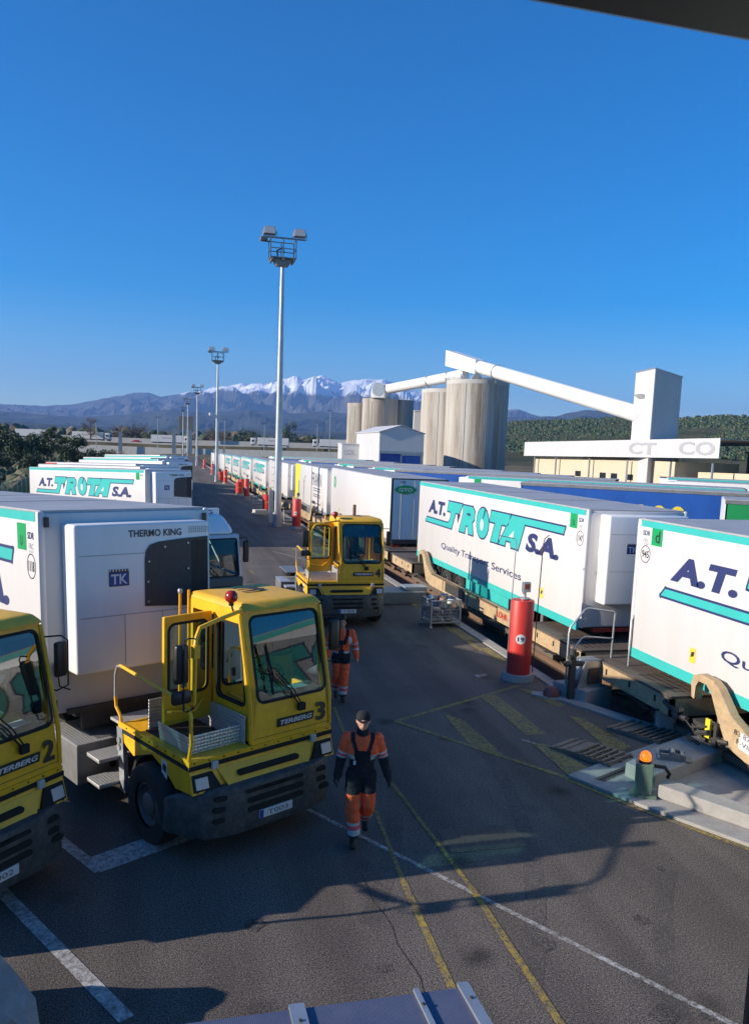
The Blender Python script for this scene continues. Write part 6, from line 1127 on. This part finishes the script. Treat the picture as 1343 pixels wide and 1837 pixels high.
# ------------------------------------------------------------------ trees and shrubs
def tree(label, p, h, w, kind='pine', seed=0, n=1500, group='trees at the edge of the yard'):
    rnd = random.Random(seed); t = thing('tree', label, 'tree', p, 0, group); b = MB(); top = h*.8
    b.tube([(0,0,-.5),(.1*w*.1,0,h*.3),(0,.05*w,h*.6),(0,0,top)], [w*.06,w*.045,w*.03,w*.01], 8)
    ends = []
    for k in range(9 if kind != 'bare' else 26):
        z = h*rnd.uniform(.28,.85); a = rnd.uniform(0,2*PI); ln = w*.5*rnd.uniform(.5,1)*(1-.5*(z/h)**3); e = Vector((cos(a)*ln, sin(a)*ln, z+h*rnd.uniform(.02,.2))); b.tube([(0,0,z),Vector((0,0,z)).lerp(e,.5)+Vector((0,0,-.02*h)),e], [w*.02,w*.014,w*.006], 5); ends.append(e)
        if kind == 'bare':
            for q in range(6): e2 = e+Vector((rnd.uniform(-1,1),rnd.uniform(-1,1),rnd.uniform(.2,1)))*w*.2; b.tube([Vector((0,0,z)).lerp(e,rnd.uniform(.4,1)),e2],[w*.007,w*.003],3)
    b.build('trunk', 'bark' if kind != 'bare' else 'twig', t)
    b = MB(); clumps = [(e, w*rnd.uniform(.13,.24)) for e in ends]+[(Vector((rnd.gauss(0,.2)*w, rnd.gauss(0,.2)*w, h*rnd.uniform(.35,.92))), w*rnd.uniform(.14,.24)) for _ in range(12)]
    if kind == 'bare': n = n//3
    for k in range(n):
        c, r = rnd.choice(clumps); d = Vector((rnd.gauss(0,1),rnd.gauss(0,1),rnd.gauss(0,.75))); d = d.normalized()*r*rnd.uniform(.3,1.05); q = c+d; s = w*.030*rnd.uniform(.6,1.4); u_ = Vector((rnd.uniform(-1,1),rnd.uniform(-1,1),rnd.uniform(-.5,.5))).normalized(); v_ = u_.cross(Vector((rnd.uniform(-1,1),rnd.uniform(-1,1),rnd.uniform(-1,1)))).normalized(); b.cur = rnd.choice((0,0,1)); 
        if kind == 'bare': s *= .5
        b.add([q-u_*s,q+v_*s*.7,q+u_*s,q-v_*s*.7],[(0,1,2,3)])
    b.build('crown', {'pine':['leaf_dark','leaf_mid'],'olive':['leaf_mid','leaf_olive'],'bare':['twig','dry_scrub']}[kind], t)
    return t
TR = [('broad dark pine at the far left edge',(-33,186,-1),8.6,9,'pine'),('rounded umbrella pine behind the fence, left of the tall tree',(-25.8,163,-1.2),7.2,8.5,'pine'),('tallest slender dark tree behind the fence',(-22.8,173,-1.2),9.6,5.2,'pine'),('bushy dark pine closest to the parked trailers',(-16.3,150,-1.2),8.0,6.4,'pine'),('dark pine behind the umbrella pine',(-38,207,-1),8.8,8.5,'pine'),('olive tree between the pines',(-30,205,-1),7.8,7.5,'olive'),
 ('low dark bush right of the bushy pine',(-12.5,160,-1.3),4.6,6.5,'pine'),('bare shrub above the left trailer roofs',(-9.5,156,-1.3),5.6,4.0,'bare'),('dry olive bush below the umbrella pine',(-22.5,150,-1.3),4.2,6.0,'olive'),('low scrubby bush at the far left',(-29,152,-1.3),3.8,6.5,'olive')]
for i, (l, p, h, w_, k) in enumerate(TR): tree(l, p, h*.76, w_*.86, k, 20+i, 4200 if k == 'pine' else 2200)
TF = [('bare brown tree beyond the red motorway car',(-13.9,402,1),10,13,'bare'),('bare tree behind the lettered lorry near the pines',(-33,372,2),11,8,'bare'),('round dark tree left of the lorry on the motorway',(33,380,1),9.5,9,'pine'),('large round dark tree behind the tallest mast',(55,394,2),12.5,10,'pine'),('low olive tree right of the large round dark tree',(67,392,1),8,12,'olive'),('bare brown tree between the masts',(19.8,412,1),9.5,12,'bare'),('bare tree left of the round dark tree',(26,398,1),8,9,'bare'),('dark bush right of the motorway lorry',(62,400,1),7,8,'pine'),('slim cypress left of the annex',(72,372,1),8.5,3,'pine'),('olive tree near the second pylon',(-8,390,1),7.5,10,'olive'),('bare tree left of the first pylon',(-22,396,1),9,11,'bare')]
for i, (l, p, h, w_, k) in enumerate(TF): tree(l, p, h, w_, k, 60+i, 1100, 'trees beyond the motorway')
b = MB(); rnd = random.Random(77)
for k in range(420):                                                          # rough scrub on the bank behind the fence
    x = rnd.uniform(-60,-15.5); y = rnd.uniform(105,240); p = Vector((x,y,gz(-14,y)-.1)); s_ = rnd.uniform(.6,1.9); b.cur = rnd.choice((0,1,2,2,3)); n = 6; vs = []
    for ring, (r_, hh) in enumerate(((.8,-.2),(1.0,.3),(.6,.8))): vs += [p+Vector((cos(2*PI*i/n+ring)*r_*s_*rnd.uniform(.5,1.3), sin(2*PI*i/n+ring)*r_*s_*rnd.uniform(.5,1.3), hh*s_*rnd.uniform(.6,1.2))) for i in range(n)]
    vs.append(p+Vector((0,0,1.0*s_))); b.add(vs, [(r*n+i, r*n+(i+1)%n, (r+1)*n+(i+1)%n, (r+1)*n+i) for r in range(2) for i in range(n)]+[(2*n+i, 2*n+(i+1)%n, 3*n) for i in range(n)])
tag(b.build('bank_scrub', ['leaf_dark','leaf_mid','leaf_olive','dry_scrub']), 'low dry scrub on the bank behind the left fence', 'scrub', kind='stuff')
# boulders along the left edge, and one in the near corner
def boulder(label, p, s, seed):
    rnd = random.Random(seed); bm = bmesh.new(); bmesh.ops.create_icosphere(bm, subdivisions=3, radius=1)
    o3 = Vector((rnd.uniform(0,50),rnd.uniform(0,50),0)); sc = Vector((rnd.uniform(.8,1.2),rnd.uniform(.7,1.1),rnd.uniform(.6,.9)))
    for v in bm.verts:
        d = v.co.normalized(); q = 1+.35*noise.noise(d*1.3+o3)+.14*noise.noise(d*3.1+o3)
        for k in range(6):
            rr = random.Random(seed*31+k); n_ = Vector((rr.gauss(0,1),rr.gauss(0,1),rr.gauss(0,1))).normalized(); dd = d.dot(n_)*q
            if dd > .72: q *= .72/dd
        v.co = Vector((d.x*sc.x,d.y*sc.y,d.z*sc.z))*q*s
    me = bpy.data.meshes.new('boulder'); bm.to_mesh(me); bm.free(); me.materials.append(M['rock']); o = bpy.data.objects.new('boulder', me); COL.objects.link(o); o.location = p; tag(o, label, 'boulder', 'boulders edging the yard'); return o
boulder('grey boulder in the bottom left corner of the picture', (-1.62,7.05,.22), .72, 2)
rnd = random.Random(11); POSW = ['nearest','second','third','fourth','fifth','sixth','seventh','eighth','ninth','tenth','eleventh','twelfth','thirteenth','fourteenth']
for i in range(14):
    y = 62+i*6.2+rnd.uniform(-1.5,1.5); x = -12.6+rnd.uniform(-.5,.6); boulder(f'pale boulder in the row behind the left trailers, {POSW[i]} from the camera', (x,y,gz(x,y)+.35), rnd.uniform(.8,1.15), 40+i)
t = thing('mesh_fence', 'green mesh fence on a low kerb at the left edge', 'fence', (-14.28,40,0), 0)
for k in range(36):
    y = k*2.5; z = gz(-14,40+y)+.35; b = MB(); b.bar((0,y,z-.1),(0,y,z+1.75),.07); b.build('post', 'galvanised', t)
    if k < 35:
        b = MB(); z2 = gz(-14,42.5+y)+.35
        for q in range(1,14): yy = y+2.5*q/14; zz = z+(z2-z)*q/14; b.bar((0,yy,zz),(0,yy,zz+1.65),.012)
        for q in range(6): b.bar((0,y,z+.05+.32*q),(0,y+2.5,z2+.05+.32*q),.014)
        b.build('mesh_panel', 'fence_green', t)
t = thing('green_screen', 'green sheeting stretched along the fence at the left edge', 'screen', (-14.42,40,0), 0); b = MB(); n = 36
b.add([p for k in range(n) for p in ((.02*sin(k*1.7),k*2.5,gz(-14,40+k*2.5)+.4),(.03*sin(k*2.3),k*2.5,gz(-14,40+k*2.5)+1.35))], [(2*k,2*k+1,2*k+3,2*k+2) for k in range(n-1)]); b.build('sheet', 'fence_green', t)

# ------------------------------------------------------------------ control cabin the photograph is taken from, with its window frame and awning
t = thing('control_cabin', 'dark window frame of the control cabin along the top and right edges', 'building', (0,0,0), 0)
b = MB(); b.box(-1.5,.90,.74,.86,5.667,5.83); b.build('window_header', 'dark_frame', t, bevel=.02); b = MB(); b.box(-1.4,.85,.70,.74,5.68,5.72); b.build('header_trim', 'bumper_grey', t, bevel=.008)
b = MB(); b.box(.748,.90,.74,.86,4.24,5.665); b.build('window_jamb', 'dark_frame', t, bevel=.02); b = MB(); b.box(-1.5,-1.36,.74,.86,4.24,5.665); b.build('window_jamb', 'dark_frame', t, bevel=.02); b = MB(); b.box(-1.5,.90,.74,.90,4.12,4.24); b.build('window_sill', 'dark_frame', t, bevel=.02)
b = MB(); b.box(-3.5,3.0,.76,.84,0,4.118); b.box(-3.5,-1.502,.76,.84,4.118,6.4); b.box(.902,3.0,.76,.84,4.118,6.4); b.box(-1.5,.90,.76,.84,5.832,6.4); b.box(-3.5,-3.4,-4,.76,0,6.4); b.box(2.9,3.0,-4,.76,0,6.4); b.box(-3.5,3.0,-4.1,-4,0,6.4); b.build('wall', 'bumper_grey', t); b = MB(); b.box(-3.6,3.1,-4.2,.90,6.4,6.55); b.build('roof', 'roof_grey', t); b = MB(); b.box(-3.4,2.9,-4,.76,3.5,3.6); b.build('floor', 'dash_grey', t)
t = thing('awning', 'translucent ribbed awning with aluminium bars at the bottom edge', 'awning', (0,0,0), 0)
za = lambda y: 2.14+(4.03-y)*.05
for x0_, x1_ in ((-2.4,-1.3),(-1.3,-.30),(-.30,.68),(.68,1.63)):
    b = MB(); b.hexa([(x0_+.003,.86,za(.86)),(x1_-.003,.86,za(.86)),(x1_-.003,4.03,za(4.03)),(x0_+.003,4.03,za(4.03)),(x0_+.003,.86,za(.86)+.02),(x1_-.003,.86,za(.86)+.02),(x1_-.003,4.03,za(4.03)+.02),(x0_+.003,4.03,za(4.03)+.02)]); b.build('panel', 'polycarbonate', t)
for x, w_ in ((-1.3,.06),(-.30,.06),(.68,.085),(1.36,.03),(1.64,.065)):
    b = MB(); b.hexa([(x-w_/2,.86,za(.86)+.021),(x+w_/2,.86,za(.86)+.021),(x+w_/2,4.05,za(4.05)+.021),(x-w_/2,4.05,za(4.05)+.021),(x-w_/2,.86,za(.86)+.04),(x+w_/2,.86,za(.86)+.04),(x+w_/2,4.05,za(4.05)+.04),(x-w_/2,4.05,za(4.05)+.04)]); q = b.build('glazing_bar', 'galvanised', t); b = MB(); [b.cyl((x,y,za(y)+.04),(x,y,za(y)+.048),.010,n=8) for y in (3.2,3.6,3.9)]; b.build('bar_screws', 'chassis_dark', q)
b = MB(); b.tube([(-2.3,.86,1.2),(-2.3,3.8,2.1)], .025, 6); b.tube([(1.5,.86,1.2),(1.5,3.8,2.1)], .025, 6); b.build('bracket', 'galvanised', t)
HAZE = 0.0001
# ------------------------------------------------------------------ the air between here and the mountains
hm = bpy.data.materials.new('haze'); hm.use_nodes = True; nt = hm.node_tree; nt.nodes.remove(nt.nodes['Principled BSDF']); pv = nt.nodes.new('ShaderNodeVolumePrincipled')
pv.inputs['Color'].default_value = (0.27, 0.50, 1.0, 1); pv.inputs['Density'].default_value = HAZE; pv.inputs['Anisotropy'].default_value = 0.1
nt.links.new(pv.outputs[0], nt.nodes['Material Output'].inputs['Volume']); M['haze'] = hm
b = MB(); b.box(-12500,12500,-900,12500,-6.5,900); tag(b.build('haze', 'haze'), 'thin blue haze in front of the far mountains', 'haze', kind='stuff')
